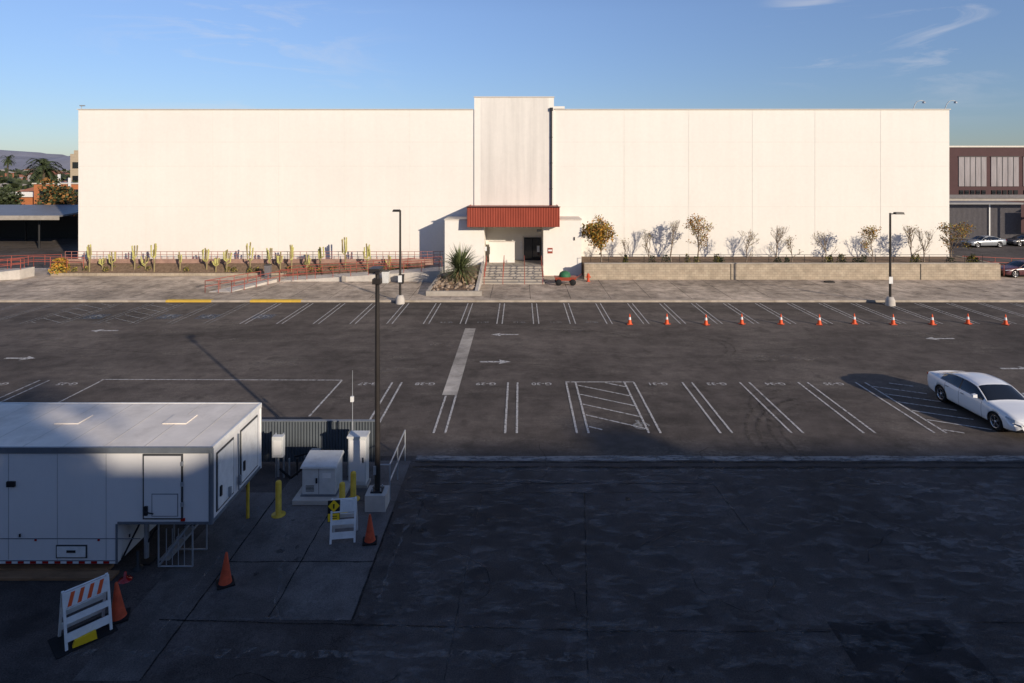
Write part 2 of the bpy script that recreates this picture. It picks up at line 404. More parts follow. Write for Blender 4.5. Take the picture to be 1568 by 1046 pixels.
while k<19:
    x=-1.35+2.36*k
    mm=m_paintd if x<-18 else m_paint
    for s in (-.17,.17): g.line((x+s,40.2),(x+s,46.3),.07,zp,mm)
    k+=1
hatch(-27.0,-25,40.4,46.2,1.0,.6,m_paintd); hatch(-31.8,-29.8,40.4,46.2,1.0,.6,m_paintd)
g.obj('parking_stall_lines')
g=MB()
for x in (-28.6,-23.7,-21.0,-17.3):
    g.sheet(x-.7,x+.7,41.5,42.8,zp,m_blue)
    arcp=[(x+.3*math.cos(t*.5),42.1+.35*math.sin(t*.5)) for t in range(0,10)]
    for a,b in zip(arcp[:-1],arcp[1:]): g.line(a,b,.1,zp+.004,m_paintd)
    g.line((x,42.0),(x-.1,42.7),.12,zp+.007,m_paintd)
for t0 in range(0,11): 
    a=(4.7+.3*math.cos(t0*.5),24.25+.3*math.sin(t0*.5)); b=(4.7+.3*math.cos(t0*.5+.5),24.25+.3*math.sin(t0*.5+.5)); g.line(a,b,.1,zp+.004,m_paintd)
g.line((4.7,24.2),(4.6,24.8),.14,zp+.006,m_paintd); g.line((4.4,24.3),(4.7,24.25),.14,zp+.008,m_paintd)
g.obj('accessible_stall_symbols')
def arrow(x,y,l,d):
    a=MB(); z=.024
    h=l/2
    a.poly([(x+d*h,y,z),(x+d*(h-.62),y+.36,z),(x+d*(h-.55),y+.10,z),(x-d*h,y+.10,z),(x-d*h,y-.10,z),(x+d*(h-.55),y-.10,z),(x+d*(h-.62),y-.36,z)][::(1 if d<0 else -1)],m_paint)
    a.obj('painted_arrow')
arrow(-.95,37.6,1.65,-1); arrow(-1.3,32.3,1.6,1); arrow(-25.6,38.5,1.7,-1); arrow(-26.3,32.9,1.6,1); arrow(24.6,36.7,1.7,-1); arrow(24.8,31.2,1.7,1)
def text(s,x,y,size,mat,rot=180,name='stall_number_marking',z=.024):
    c=bpy.data.curves.new(name,'FONT'); c.body=s; c.size=size; c.align_x='CENTER'; c.align_y='CENTER'; c.offset=.006
    o=bpy.data.objects.new('tmp',c); COL.objects.link(o)
    dg=bpy.context.evaluated_depsgraph_get(); me=bpy.data.meshes.new_from_object(o.evaluated_get(dg))
    bpy.data.objects.remove(o)
    me.materials.clear(); me.materials.append(mat)
    q=bpy.data.objects.new(name,me); q.location=(x,y,z); q.rotation_euler=(0,0,math.radians(rot)); COL.objects.link(q); return q
for n,x in [(24,-24.2),(25,-21.0),(27,-7.05),(28,-4.42),(29,-1.6),(30,.98),(31,6.35),(33,9.08),(34,11.8),(35,14.5)]:
    text('G-%d'%n,x,29.0,.46,m_paint)
for i in range(5): text('G-%d'%(14-i),-4.8+2.36*i,40.6,.4,m_paintd)

# ------------------------------------------------------------------ main building
B=empty('soundstage_building')
g=MB(); g.box(-43.1,41.8,61,101,0,15.72,m_white); g.obj('main_walls',B)
g=MB(); g.box(-43.2,-4.6,60.9,101.1,15.72,15.80,m_cap); g.box(3.3,41.9,60.9,101.1,15.72,15.80,m_cap); g.obj('roof_coping',B)
g=MB()
g.box(-4.5,3.25,60.88,62.5,1.1,16.9,m_white); g.box(-4.55,3.3,60.82,62.6,16.9,17.0,m_cap)
g.box(-3.85,2.75,60.865,60.88,6.4,16.88,m_grey_st)
g.box(3.25,4.3,60.9,62,15.82,16.05,m_white)
for x in (-2.2,-.55,1.1): g.box(x,x+.03,60.86,60.865,6.4,16.88,m_seam)
g.obj('entrance_tower',B)
g=MB(); g.tube((3.0,60.74,6.3),(3.0,60.74,15.7),.085,.085,8,m_dark); g.box(2.85,3.15,60.62,60.85,15.6,15.9,m_dark)
for z in (8,10.5,13): g.box(2.88,3.12,60.7,60.86,z,z+.06,m_dark)
g.obj('downpipe',B)
g=MB()
for z in (12.55,10.2,6.25):
    g.box(-43.1,-4.5,60.988,61,z,z+.045,m_seam); g.box(3.25,41.8,60.988,61,z,z+.045,m_seam)
for x in (-36.5,-30,-23.6,-17.2,-10.8,10.1,16.4,22.6,28.7,35.1): g.box(x,x+.025,60.984,60.988,1.2,15.7,m_seam)
g.obj('panel_joints',B)
g=MB(); 
g.box(-6.96,-3.35,57.5,60.99,0.15,5.26,m_white); g.box(-7.02,-3.29,57.44,60.99,5.26,5.34,m_cap)
g.box(2.1,5.6,57.5,60.99,.15,5.26,m_white); g.box(2.04,5.66,57.44,60.99,5.26,5.34,m_cap)
g.box(-3.35,2.1,57.3,60.99,.15,1.1,m_conc)
g.box(-2.95,-.55,59.2,59.45,1.1,3.05,m_white); g.box(-3.0,-.5,59.15,59.5,3.05,3.12,m_cap)
g.obj('porch_walls',B)
g=MB()
g.box(-4.8,3.5,56.6,60.8,6.32,6.42,m_red)
nx=56; vs=[];fs=[]
for i in range(nx*2+1):
    x=-4.84+8.38*i/(nx*2); y=56.5 if i%2 else 56.56
    vs+= [(x,y-.12,4.72),(x,y,6.5)]
for i in range(nx*2): fs.append((2*i,2*i+2,2*i+3,2*i+1))
g.raw(vs,fs,m_red)
g.box(-4.9,3.6,56.38,56.62,6.5,6.56,m_dark)
g.box(-4.84,-4.78,56.62,60.8,4.75,6.5,m_red); g.box(3.48,3.54,56.62,60.8,4.75,6.5,m_red)
g.box(-4.78,3.48,56.7,60.8,4.72,4.8,m_cap)
g.obj('canopy',B)
g=MB()
g.box(.34,1.98,60.72,60.85,1.1,3.3,m_dark)
g.box(.42,1.14,60.69,60.72,1.15,3.2,m_glass); g.box(1.2,1.9,60.69,60.72,1.15,3.2,m_glass)
g.box(1.6,1.85,60.66,60.69,1.9,2.5,m_wht); g.box(.2,.34,60.75,60.86,1.1,3.4,m_cap)
g.box(-.05,.15,60.8,60.87,2.1,2.9,m_wht)
g.obj('entrance_doors',B)
g=MB()
g.box(2.5,2.95,57.46,57.5,2.2,2.7,m_red); g.box(2.55,2.9,57.44,57.46,2.4,2.55,m_wht)
g.box(-3.3,-3.1,57.6,57.64,2.4,2.8,m_wht); g.box(-3.0,-2.9,59.1,59.15,1.9,2.6,m_dark)
g.box(1.5,1.9,57.3,57.6,4.2,4.4,m_dark)
g.box(4.9,5.0,57.42,57.5,3.4,3.7,m_dark)
g.obj('wall_signs',B)
g=MB()
for i in range(7): g.box(-3.3,2.05,53.2+i*.58,57.3,.15+i*.1357,.15+(i+1)*.1357,m_conc)
g.obj('entrance_steps',B)
g=MB()
for x in (-3.1,-1.5,.35,1.9):
    for dz in (.55,.95): g.path([(x,53.2,.2+dz),(x,57.2,1.1+dz)],.028,m_redrail)
    for t in (0,.33,.66,1): 
        y=53.2+4*t; z=.2+.9*t; g.tube((x,y,z-.05),(x,y,z+.95),.028,.028,6,m_redrail)
g.obj('step_handrails',B)
def roof_lamp(x):
    g=MB(); y=61.2
    g.tube((x-.5,y,15.8),(x-.3,y,16.3),.04,.04,6,m_gal)
    g.path([(x-.3,y,16.3),(x-.1,y,16.55),(x+.2,y,16.65),(x+.5,y,16.6)],.035,m_gal)
    g.lathe((x+.55,y,16.38),[(.16,0),(.14,.12),(.03,.22),(0,.24)],10,m_gal)
    g.obj('roof_light',B)
roof_lamp(38.9); roof_lamp(42.0)
g=MB(); g.tube((-43,61.3,15.8),(-43,61.3,16.15),.03,.03,6,m_gal); g.box(-43.15,-42.7,61.2,61.4,16.1,16.2,m_gal); g.obj('roof_camera',B)

# ------------------------------------------------------------------ right planter
g=MB(); g.box(5.66,42.3,55.4,55.6,.15,1.55,m_block); g.box(5.66,42.35,55.36,55.64,1.55,1.63,m_conc)
for x in (18.6,35.4): g.box(x,x+.05,55.37,55.4,.15,1.55,m_dark)
g.box(42.3,42.5,55.4,60.9,.15,1.5,m_block)
g.obj('block_retaining_wall')
g=MB(); g.box(5.7,42.3,55.6,60.98,.2,1.42,m_soil); g.obj('planter_soil')
g=MB()
x=6.3
while x<42.2: g.tube((x,56.2,1.42),(x,56.2,2.25),.022,.022,5,m_dark); x+=1.6
g.path([(6.3,56.2,2.25),(42.2,56.2,2.25)],.022,m_dark); g.path([(6.3,56.2,1.8),(42.2,56.2,1.8)],.015,m_dark)
g.obj('metal_railing')

# ------------------------------------------------------------------ left planter & ramps
g=MB()
g.raw([(-43,57.4,.15),(-9,57.4,.15),(-9,58.9,1.05),(-43,58.9,1.05),(-9,60.99,1.1),(-43,60.99,1.1)],[(0,1,2,3),(3,2,4,5)],m_soil)
g.obj('planting_bed')
g=MB(); g.box(-43,-21.5,57.25,57.4,.15,.42,m_block); g.box(-43,-8.2,59.05,59.2,.9,1.45,m_brick); g.obj('low_brick_wall')
g=MB()
x=-43
while x<-7.2: g.tube((x,59.1,1.1),(x,59.1,2.15),.025,.025,5,m_pinkrail); x+=.6
for z in (1.55,1.85,2.15): g.path([(-43,59.1,z),(-7.3,59.1,z)],.025,m_pinkrail)
g.obj('terrace_railing')
g=MB()
g.hexa([(-21,54.5,.15),(-7.0,54.5,.15),(-7.0,56.6,.15),(-21,56.6,.15),(-21,54.5,.2),(-7.0,54.5,1.1),(-7.0,56.6,1.1),(-21,56.6,.2)],m_concl)
g.box(-15.6,-15.2,54.44,54.5,.16,.66,m_conc)
g.obj('access_ramp')
def railrun(a,b,hs=(.5,.95),step=1.5,r=.028,mat=m_redrail):
    a=Vector(a);b=Vector(b);n=max(1,int((b-a).length/step))
    for h in hs: g.path([a+Vector((0,0,h)),b+Vector((0,0,h))],r,mat)
    for i in range(n+1):
        p=a.lerp(b,i/n); g.tube(p,p+Vector((0,0,max(hs))),r,r,6,mat)
g=MB(); railrun((-21,54.6,.2),(-7.1,54.6,1.1)); railrun((-21,56.5,.2),(-7.1,56.5,1.1)); g.obj('ramp_handrail')
g=MB()
railrun((-25,49.6,.15),(-22.5,54.2,.15),step=1.2); railrun((-22.9,49.6,.15),(-20.9,54.2,.15),step=1.2); railrun((-20.9,54.2,.15),(-18.5,54.2,.4),step=1.2)
railrun((-25,49.6,.15),(-22.9,49.6,.15),step=1.0,hs=(.95,))
g.obj('stair_handrail')
g=MB(); g.hexa([(-24.8,49.8,.15),(-23.1,49.8,.15),(-21.1,54.2,.15),(-22.4,54.2,.15),(-24.8,49.8,.19),(-23.1,49.8,.19),(-21.1,54.2,.4),(-22.4,54.2,.4)],m_concl); g.obj('curb_ramp')
g=MB()
g.hexa([(-52,53.0,.15),(-44.5,55.6,.15),(-44.5,57.3,.15),(-53,55,.15),(-52,53.0,.35),(-44.5,55.6,1.0),(-44.5,57.3,1.0),(-53,55,.35)],m_concl)
g.obj('side_ramp')
g=MB(); railrun((-52,53.1,.35),(-44.5,55.7,1.0)); railrun((-53,54.9,.35),(-44.5,57.2,1.0)); railrun((-44.5,57.2,1.0),(-40,57.3,.9)); railrun((-60,60,.4),(-44,60,.8)); railrun((-60,58,.3),(-46,58,.7))
g.obj('side_ramp_handrail')
g=MB(); railrun((42.6,60.3,.6),(52,60.3,.2)); railrun((42.8,55.4,.5),(43.0,60.3,.6)); g.obj('side_handrail')

# ------------------------------------------------------------------ vegetation
def rv(r): return Vector((random.uniform(-1,1),random.uniform(-1,1),random.uniform(-1,1)))*r
def tree(name,x,y,z,h,spread,leaf=None,nleaf=0,seed=0,lsz=.13,bark=None,clump=1.0,lower=False,depth=5):
    random.seed(seed); g=MB(); bark=bark or m_bark; tips=[]
    def br(p,d,l,r,k):
        q=p+d*l; mid=p+d*l*.5+rv(l*.06)
        g.tube(p,mid,r,r*.85,5 if k>2 else 4,bark,caps=False); g.tube(mid,q,r*.85,r*.65,5 if k>2 else 4,bark,caps=False)
        if k<=2: tips.append((mid,k)); tips.append((q,k))
        if k==0: return
        for i in range(random.choice((2,3,3)) if k>1 else 2):
            nd=(d+rv(.75*spread)+Vector((0,0,.25))).normalized()
            br(q,nd,l*random.uniform(.66,.88),r*.62,k-1)
        if k>=2:
            nd=(d+rv(1.0*spread)).normalized(); br(mid,nd,l*.6,r*.45,k-2)
    br(Vector((x,y,z)),Vector((random.uniform(-.05,.05),random.uniform(-.05,.05),1)).normalized(),h*.25,h*.015+.014,depth)
    top=max(v.z for v in g.v); f=h/(top-z)
    for i,v in enumerate(g.v): g.v[i]=Vector((x+(v.x-x)*(.5+.5*f),y+(v.y-y)*(.5+.5*f),z+(v.z-z)*f))
    tips=[Vector((x+(t.x-x)*(.5+.5*f),y+(t.y-y)*(.5+.5*f),z+(t.z-z)*f)) for t,_ in tips]
    if leaf:
        for i in range(nleaf):
            t=random.choice(tips)
            if lower and random.random()<.75 and t.z>z+h*.78: continue
            c=t+rv(.24*clump); a=rv(1).normalized(); b=a.orthogonal().normalized(); cc=a.cross(b)
            s=lsz*random.uniform(.5,1.2)
            g.raw([c-b*s*.5,c+cc*s*.35,c+b*s*.5,c-cc*s*.35],[(0,1,2,3)],random.choice(leaf))
    return g.obj(name)
ty=57.4; tz=1.42
tree('autumn_tree',7.4,ty,tz,4.1,.95,[m_leafo,m_leafy,m_leafol,m_leafo,m_leafb],4600,1,.2,lower=True,clump=1.5)
tree('autumn_tree',16.3,ty,tz,4.2,.8,[m_leafo,m_leafy,m_leafb],900,2,.17)
tree('autumn_tree',32.3,ty,tz,3.3,.9,[m_leafo,m_leafy],700,3,.15)
tree('autumn_tree',39.5,ty,tz,3.6,.85,[m_leafo,m_leafy,m_leafb,m_leafol],950,4,.16)
for i,(x,h,sp) in enumerate([(9.6,2.2,.8),(11.8,3.0,.7),(13.8,3.9,.5),(20.7,3.1,.9),(23.5,3.4,.8),(24.9,2.4,.9),(28,3.0,.95),(35.8,3.4,.8),(37.0,3.3,.8)]):
    tree('bare_tree',x,ty,tz,h,sp,[m_leafb,m_leafy,m_leafol],110 if i%2 else 50,20+i,.12,depth=5)
def shrub(name,x,y,z,r,h,leaf,n,seed,lsz=.12):
    random.seed(seed); g=MB()
    for i in range(5):
        a=random.uniform(0,6.28); g.tube((x,y,z),(x+r*.6*math.cos(a),y+r*.6*math.sin(a),z+h*.8),.02,.008,4,m_barkd,caps=False)
    for i in range(n):
        a=random.uniform(0,6.28); rr=r*random.random()**.5; zz=z+h*random.random()
        k=1-.5*((zz-z)/h)
        c=Vector((x+rr*k*math.cos(a),y+rr*k*math.sin(a),zz)); d=rv(1).normalized(); b=d.orthogonal().normalized(); cc=d.cross(b); s=lsz*random.uniform(.6,1.3)
        g.raw([c-b*s*.5,c+cc*s*.4,c+b*s*.5,c-cc*s*.4],[(0,1,2,3)],random.choice(leaf))
    return g.obj(name)
random.seed(50)
sx=[random.uniform(6.5,42) for i in range(24)]
for i,x in enumerate(sx): shrub('small_shrub',x,56.7,tz,.3+.12*(i%3),.5+.12*(i%4),[m_leafg,m_leafy] if i%2 else [m_leafg,m_leafg2],130,60+i)

def cactus(x,y,z,h,seed):
    random.seed(seed); g=MB(); n=random.choice((4,5,6,7))
    g.tube((x,y,z-.1),(x+.03,y,z+h*.45),.065,.075,7,m_cact2)
    for i in range(n):
        a=random.uniform(0,6.28); off=random.uniform(.14,.40) if i else .0
        zb=z+h*random.uniform(.38,.6); top=min(z+h,zb+h*random.uniform(.25,.5)) if i else z+h
        px=x+off*math.cos(a); py=y+off*math.sin(a)*.6
        g.tube((x,y,zb-.12),(px,py,zb+.08),.04,.05,6,m_cact); 
        qx=px+random.uniform(-.12,.12)
        g.tube((px,py,zb+.05),(qx,py,top),.05,.066,7,m_cact if i%4 else m_cact2)
        g.lathe((qx,py,top-.02),[(.066,0),(.045,.05),(0,.08)],7,m_cact)
    g.obj('columnar_cactus')
for i,(px,top) in enumerate([(-39.9,2.2),(-37.9,1.6),(-35.9,2.1),(-33.9,2.3),(-31.6,1.6),(-29.2,1.9),(-27.2,1.8),(-25.1,2.4),(-23.3,1.9),(-21.2,2.2),(-18.6,2.0),(-16.3,2.8),(-14.2,2.3),(-12.2,1.3),(-38.9,1.1),(-28.2,1.1),(-22.3,1.6),(-34.9,1.2),(-19.8,1.4)]):
    cactus(px,57.9+.15*(i%3),.45,top*1.12,100+i)
random.seed(9)
for i in range(26): shrub('low_ground_plant',random.uniform(-42,-10),57.7+random.random()*1.0,.45,.32,.45,[m_leafg,m_leafy,m_grass],110,200+i)
shrub('flowering_shrub',-42.6,57.9,.4,1.0,1.3,[m_leafo,m_leafy],900,300,.16)

# entrance planter with yucca
g=MB()
g.box(-7.3,-3.0,48.3,48.55,.15,.52,m_conc)
g.hexa([(-7.3,48.55,.15),(-7.05,48.55,.15),(-6.75,54.4,.15),(-7.0,54.4,.15),(-7.3,48.55,.52),(-7.05,48.55,.52),(-6.75,54.4,.95),(-7.0,54.4,.95)],m_conc)
g.hexa([(-3.55,48.55,.15),(-3.31,48.55,.15),(-3.31,57.3,.15),(-3.55,57.3,.15),(-3.55,48.55,.52),(-3.31,48.55,.52),(-3.31,57.3,1.45),(-3.55,57.3,1.45)],m_concl)
g.obj('planter_wall')
g=MB(); g.hexa([(-7.04,48.56,.16),(-3.56,48.56,.16),(-3.56,57.2,.16),(-6.74,54.4,.16),(-7.04,48.56,.42),(-3.56,48.56,.42),(-3.56,57.2,1.3),(-6.74,54.4,.9)],m_soil); g.obj('planter_bed_soil')
random.seed(12); g=MB()
for i in range(120):
    x=random.uniform(-6.9,-3.7); y=random.uniform(48.8,54); z=.42+(y-48.6)*.095; r=random.uniform(.08,.26)
    vs=[];n=7
    for k,(rr,zz) in enumerate([(1,-.3),(.95,.3),(.5,.75)]):
        for j in range(n):
            t=2*math.pi*j/n; q=r*rr*random.uniform(.75,1.15); vs.append((x+q*math.cos(t),y+q*math.sin(t),z+r*zz*random.uniform(.8,1.1)))
    fs=[(k*n+j,k*n+(j+1)%n,(k+1)*n+(j+1)%n,(k+1)*n+j) for k in range(2) for j in range(n)]+[tuple(range(2*n,3*n))]
    g.raw(vs,fs,m_rock if i%4 else m_soil)
g.obj('planter_rocks')
g=MB()
c=Vector((-4.95,51.6,1.75))
g.tube((c.x,c.y,.5),(c.x,c.y,1.9),.3,.24,9,m_barkd)
for i in range(470):
    a=random.uniform(0,6.28); el=math.radians(random.triangular(-55,88,30)); L=random.uniform(1.75,2.35)*(1.0 if el>0 else .78)
    d=Vector((math.cos(a)*math.cos(el),math.sin(a)*math.cos(el),math.sin(el))); sd=d.cross(Vector((0,0,1)))
    if sd.length<.05: continue
    sd=sd.normalized(); up=sd.cross(d)
    w=random.uniform(.032,.055); mt=m_yuccad if el<-.25 and random.random()<.7 else m_yucca
    p=c+Vector((0,0,random.uniform(-.4,.15)))+d*.1; p1=p+d*L*.55+up*.02; p2=p+d*L-Vector((0,0,.12*L*(1 if el<.9 else .2)))
    g.raw([p-sd*w*.6,p+sd*w*.6,p1+sd*w+up*.02,p1-sd*w+up*.02,p2],[(0,1,2,3),(3,2,4)],mt)
g.obj('yucca_plant')

def broad(g,x,y,z,h,r,leaf,n,lsz):
    g.tube((x,y,z),(x+.1,y,z+h*.5),.16*h/6,.1*h/6,6,m_barkd)
    lobes=[(Vector((x,y,z+h*.65))+Vector((random.uniform(-.6,.6)*r,random.uniform(-.6,.6)*r,random.uniform(-.22,.3)*h)),r*random.uniform(.35,.6)) for i in range(9)]
    for (p,rr) in lobes[:5]: g.tube((x,y,z+h*.4),p,.08*h/6,.02,5,m_barkd,caps=False)
    for i in range(n):
        p,rr=random.choice(lobes); d=rv(1).normalized(); q=p+d*rr*random.uniform(.6,1.1); a=rv(1).normalized(); b=a.orthogonal().normalized(); cc=a.cross(b); s=lsz*random.uniform(.5,1.2)
        g.raw([q-b*s,q+cc*s*.7,q+b*s,q-cc*s*.7],[(0,1,2,3)],random.choice(leaf))
def palm(name,x,y,z,h,r,n=46,seed=1):
    random.seed(seed); g=MB(); g.tube((x,y,z),(x+.15,y,z+h),.3,.22,8,m_barkd)
    top=Vector((x+.15,y,z+h))
    for i in range(n):
        a=random.uniform(0,6.28); el=math.radians(random.uniform(-50,75)); d=Vector((math.cos(a)*math.cos(el),math.sin(a)*math.cos(el),math.sin(el)))
        L=r*random.uniform(.8,1.1); prev=top; sd=Vector((-math.sin(a),math.cos(a),0)); N=6
        for k in range(N):
            d2=(d-Vector((0,0,.28*k))).normalized(); q=prev+d2*L/N
            for s in (-1,1):
                e=(sd*s+d2*.5-Vector((0,0,.25))).normalized()*L*.22*(1-.5*abs(k-2.5)/3)
                g.raw([prev,prev.lerp(q,.6),prev.lerp(q,.5)+e],[(0,1,2)],m_leafg2 if random.random()<.6 else m_leafg)
                g.raw([prev.lerp(q,.5),q,q+e],[(0,1,2)],m_leafg)
            prev=q
    g.obj(name)
palm('palm_tree',-85.5,112,0,10.2,3.6,60,3)
palm('palm_tree',-164,200,0,13.0,2.6,36,4)
palm('palm_tree',-79.5,112,0,6.3,3.0,40,6)
palm('palm_tree',16.5,-20,0,17.0,3.2,60,7); palm('palm_tree',13.4,-19,0,16.2,2.8,50,8)
random.seed(31); g=MB(); broad(g,-66.5,92,0,8.3,3.0,[m_leafg2,m_leafg,m_leafb],2200,.26); g.obj('broadleaf_tree')
g=MB(); broad(g,-87,106,0,7.2,3.2,[m_leafg2,m_leafg],2200,.28); g.obj('broadleaf_tree')
g=MB(); broad(g,-72.5,100,0,5.2,2.4,[m_leafg,m_leafb],1400,.26); g.obj('broadleaf_tree')
g=MB()
for i in range(230):
    y=random.uniform(150,900); x=-y*random.uniform(.66,1.0) if i%4 else y*random.uniform(.66,1.0)
    if x>0 and y<170: continue
    n=90; r=random.uniform(3,6); h=random.uniform(5,9)
    for j in range(n):
        q=Vector((x,y,h*.55))+Vector((random.gauss(0,r*.45),random.gauss(0,r*.45),random.gauss(0,h*.2))); a=rv(1).normalized(); b=a.orthogonal().normalized(); cc=a.cross(b); s=random.uniform(.6,1.2)
        g.raw([q-b*s,q+cc*s,q+b*s,q-cc*s],[(0,1,2,3)],m_leafg2 if j%2 else m_leafg)
g.obj('distant_trees')
g=MB()
cols=[M('town_%d'%i,c,.9,.1) for i,c in enumerate([(.36,.32,.28),(.30,.24,.18),(.30,.28,.28),(.42,.40,.38),(.36,.15,.09),(.34,.2,.14)])]
for i in range(330):
    y=random.uniform(150,1400); x=-y*random.uniform(.64,1.0) if i%4 else y*random.uniform(.66,1.1)
    if x>0 and y<190: continue
    w=random.uniform(5,10); d=random.uniform(6,12); h=random.uniform(3,4.8)+ (4 if random.random()<.05 else 0); c=random.choice(cols)
    g.box(x,x+w,y,y+d,0,h,c)
    g.hexa([(x-.4,y-.4,h+.01),(x+w+.4,y-.4,h+.01),(x+w+.4,y+d+.4,h+.01),(x-.4,y+d+.4,h+.01),(x+w*.3,y+d*.45,h+1.5),(x+w*.7,y+d*.45,h+1.5),(x+w*.7,y+d*.55,h+1.5),(x+w*.3,y+d*.55,h+1.5)],cols[4] if random.random()<.5 else random.choice(cols))
    for k in range(int(w/2.5)): g.box(x+.8+k*2.5,x+1.8+k*2.5,y-.03,y,1.2,2.4,m_glass)
g.obj('distant_buildings')
random.seed(5); g=MB(); n=200; vs=[];fs=[]
for i in range(n+1):
    x=-8000+16000*i/n
    hh=60+110*(mnoise.fractal(Vector((x/900,3.3,0)),.9,2.1,6)+.5)
    hh=max(20,hh)+ (30 if x<-3000 else 0)
    if x>2500: hh*=.5
    for (yy,k) in ((4600,0),(4900,.45),(5300,.85),(5600,1),(6500,.9)):
        vs.append((x,yy+random.uniform(-60,60),hh*k*.95+ (random.uniform(-9,9) if k else -2)))
for i in range(n):
    for k in range(4): fs.append((i*5+k,(i+1)*5+k,(i+1)*5+k+1,i*5+k+1))
g.raw(vs,fs,m_hill,True); g.obj('hills')

# ------------------------------------------------------------------ left background buildings
g=MB()
g.hexa([(-110,76,4.1),(-56,76,4.1),(-56,88,4.7),(-110,88,4.7),(-110,76,4.3),(-56,76,4.3),(-56,88,4.9),(-110,88,4.9)],m_solar)
g.box(-110,-56,75.9,76,3.75,4.25,m_conc)
for x in range(-108,-55,8):
    for y in (78,86): g.tube((x,y,0),(x,y,4.3),.12,.12,6,m_dark)
g.box(-110,-56,89,89.2,0,3.2,m_dark)
g.obj('parking_canopy')
g=MB(); g.box(-84,-75.5,108,118,0,7.3,m_rust); g.box(-84.2,-75.3,107.8,118.2,7.3,7.5,m_cap)
for k in range(3): g.box(-83+k*2.8,-81.4+k*2.8,107.94,108,4.6,6.4,m_glass)
g.box(-79.3,-79.0,107.2,107.5,0,9,m_wht); g.box(-77.5,-77.2,107.2,107.5,0,8.4,m_wht)
g.obj('terracotta_building')
g=MB(); g.box(-95,-84.5,112,122,0,5.6,m_rust); g.box(-95,-84.5,111.7,112,4.9,5.8,m_wht); g.obj('low_shop_building')
g=MB(); g.box(-99.3,-94,138,150,0,13.2,m_tan); g.box(-98.5,-97,138,144,13.2,14.0,m_tan)
for z in (4,7,10): g.box(-98.8,-97.4,137.95,138,z,z+1.4,m_glass)
g.obj('tan_apartment_building')
# right background
R=empty('maroon_warehouse')
g=MB()
g.box(65.6,130,98,134,0,13.3,m_purple); g.box(65.4,130,97.8,98,13.3,13.55,m_cap)
g.box(65.6,130,97.85,98,5.35,5.9,m_shed)
g.obj('walls',R)
g=MB()
x=68.6
while x<116:
    g.box(x,x+4.3,97.9,98,7.2,11.8,m_pane)
    for k in range(1,5): g.box(x+k*.86,x+k*.86+.06,97.86,97.9,7.2,11.8,m_gap)
    g.box(x-.08,x+4.4,97.84,97.9,11.8,11.9,m_dark)
    for k in range(5): g.box(x+.1+k*.87,x+.7+k*.87,97.9,98,5.95,6.6,m_glass)
    x+=5.05
g.obj('window_panels',R)
g=MB()
vs=[];fs=[]; nn=120
for i in range(nn+1):
    xx=60.0+10.4*i/nn; yy=88+(.07 if i%2 else 0); vs+=[(xx,yy,.2),(xx,yy,4.95)]
for i in range(nn): fs.append((2*i,2*i+2,2*i+3,2*i+1))
g.raw(vs,fs,m_shed); g.box(60.0,70.4,88.1,93,0.1,4.9,m_shed); g.box(59.8,70.6,87.8,93.2,4.95,5.2,m_solar)
g.box(65.8,65.95,87.85,87.95,0,5.05,m_wht)
g.obj('corrugated_shed')
g=MB()
for x in (69.6,74,78): g.box(x,x+.2,85,85.2,0,5.6,m_conc)
g.box(58,85,85,85.25,5.6,5.9,m_conc); g.box(72,85,85.2,91,4.9,5.0,m_conc); g.box(69.8,85,86.0,86.1,1.5,4.5,m_shed)
g.obj('pergola_frame')

# ------------------------------------------------------------------ light poles
def light_pole(x,y,h,side,near=False):
    g=MB()
    if near:
        g.box(x-.30,x+.30,y-.30,y+.30,0,.48,m_concl)
        g.box(x-.17,x+.17,y-.17,y+.17,.48,.52,m_dark)
        for a in (-.12,.12):
            for b in (-.12,.12): g.tube((x+a,y+b,.52),(x+a,y+b,.60),.018,.018,6,m_gal)
        g.tube((x,y,.52),(x,y,h),.085,.06,12,m_bronze)
        g.box(x-.02,x+.09,y-.2,y+.2,h-.05,h+.02,m_bronze)
        g.box(x-.26,x+.06,y-.02,y+.55,h-.06,h+.08,m_bronze)
        g.box(x-.09,x-.02,y-.13,y-.09,1.0,1.25,m_gal)
        g.box(x-.12,x+.12,y-.16,y+.10,h-.35,h-.2,m_bronze)
    else:
        g.lathe((x,y,.0),[(.34,0),(.32,.35),(.22,.62),(0,.63)],14,m_concl)
        g.tube((x,y,.6),(x,y,h),.085,.07,10,m_bronze)
        g.tube((x,y,h-.08),(x+side*.5,y,h-.04),.04,.04,6,m_bronze)
        g.hexa([(x+side*.3,y-.2,h-.1),(x+side*.95,y-.2,h-.1),(x+side*.95,y+.2,h-.1),(x+side*.3,y+.2,h-.1),(x+side*.35,y-.18,h+.06),(x+side*.9,y-.18,h+.06),(x+side*.9,y+.18,h+.06),(x+side*.35,y+.18,h+.06)] if side>0 else
               [(x+side*.55,y-.2,h-.1),(x,y-.2,h-.1),(x,y+.2,h-.1),(x+side*.55,y+.2,h-.1),(x+side*.5,y-.18,h+.06),(x-.03,y-.18,h+.06),(x-.03,y+.18,h+.06),(x+side*.5,y+.18,h+.06)],m_bronze)
        g.box(x-.14,x+.14,y-.1,y-.08,1.6,2.1,m_wht)
    g.obj('parking_lot_light_pole')
light_pole(-4.23,18.5,6.95,-1,near=True)
light_pole(-8.9,46.3,6.9,-1)
light_pole(27.0,45.7,6.75,1)

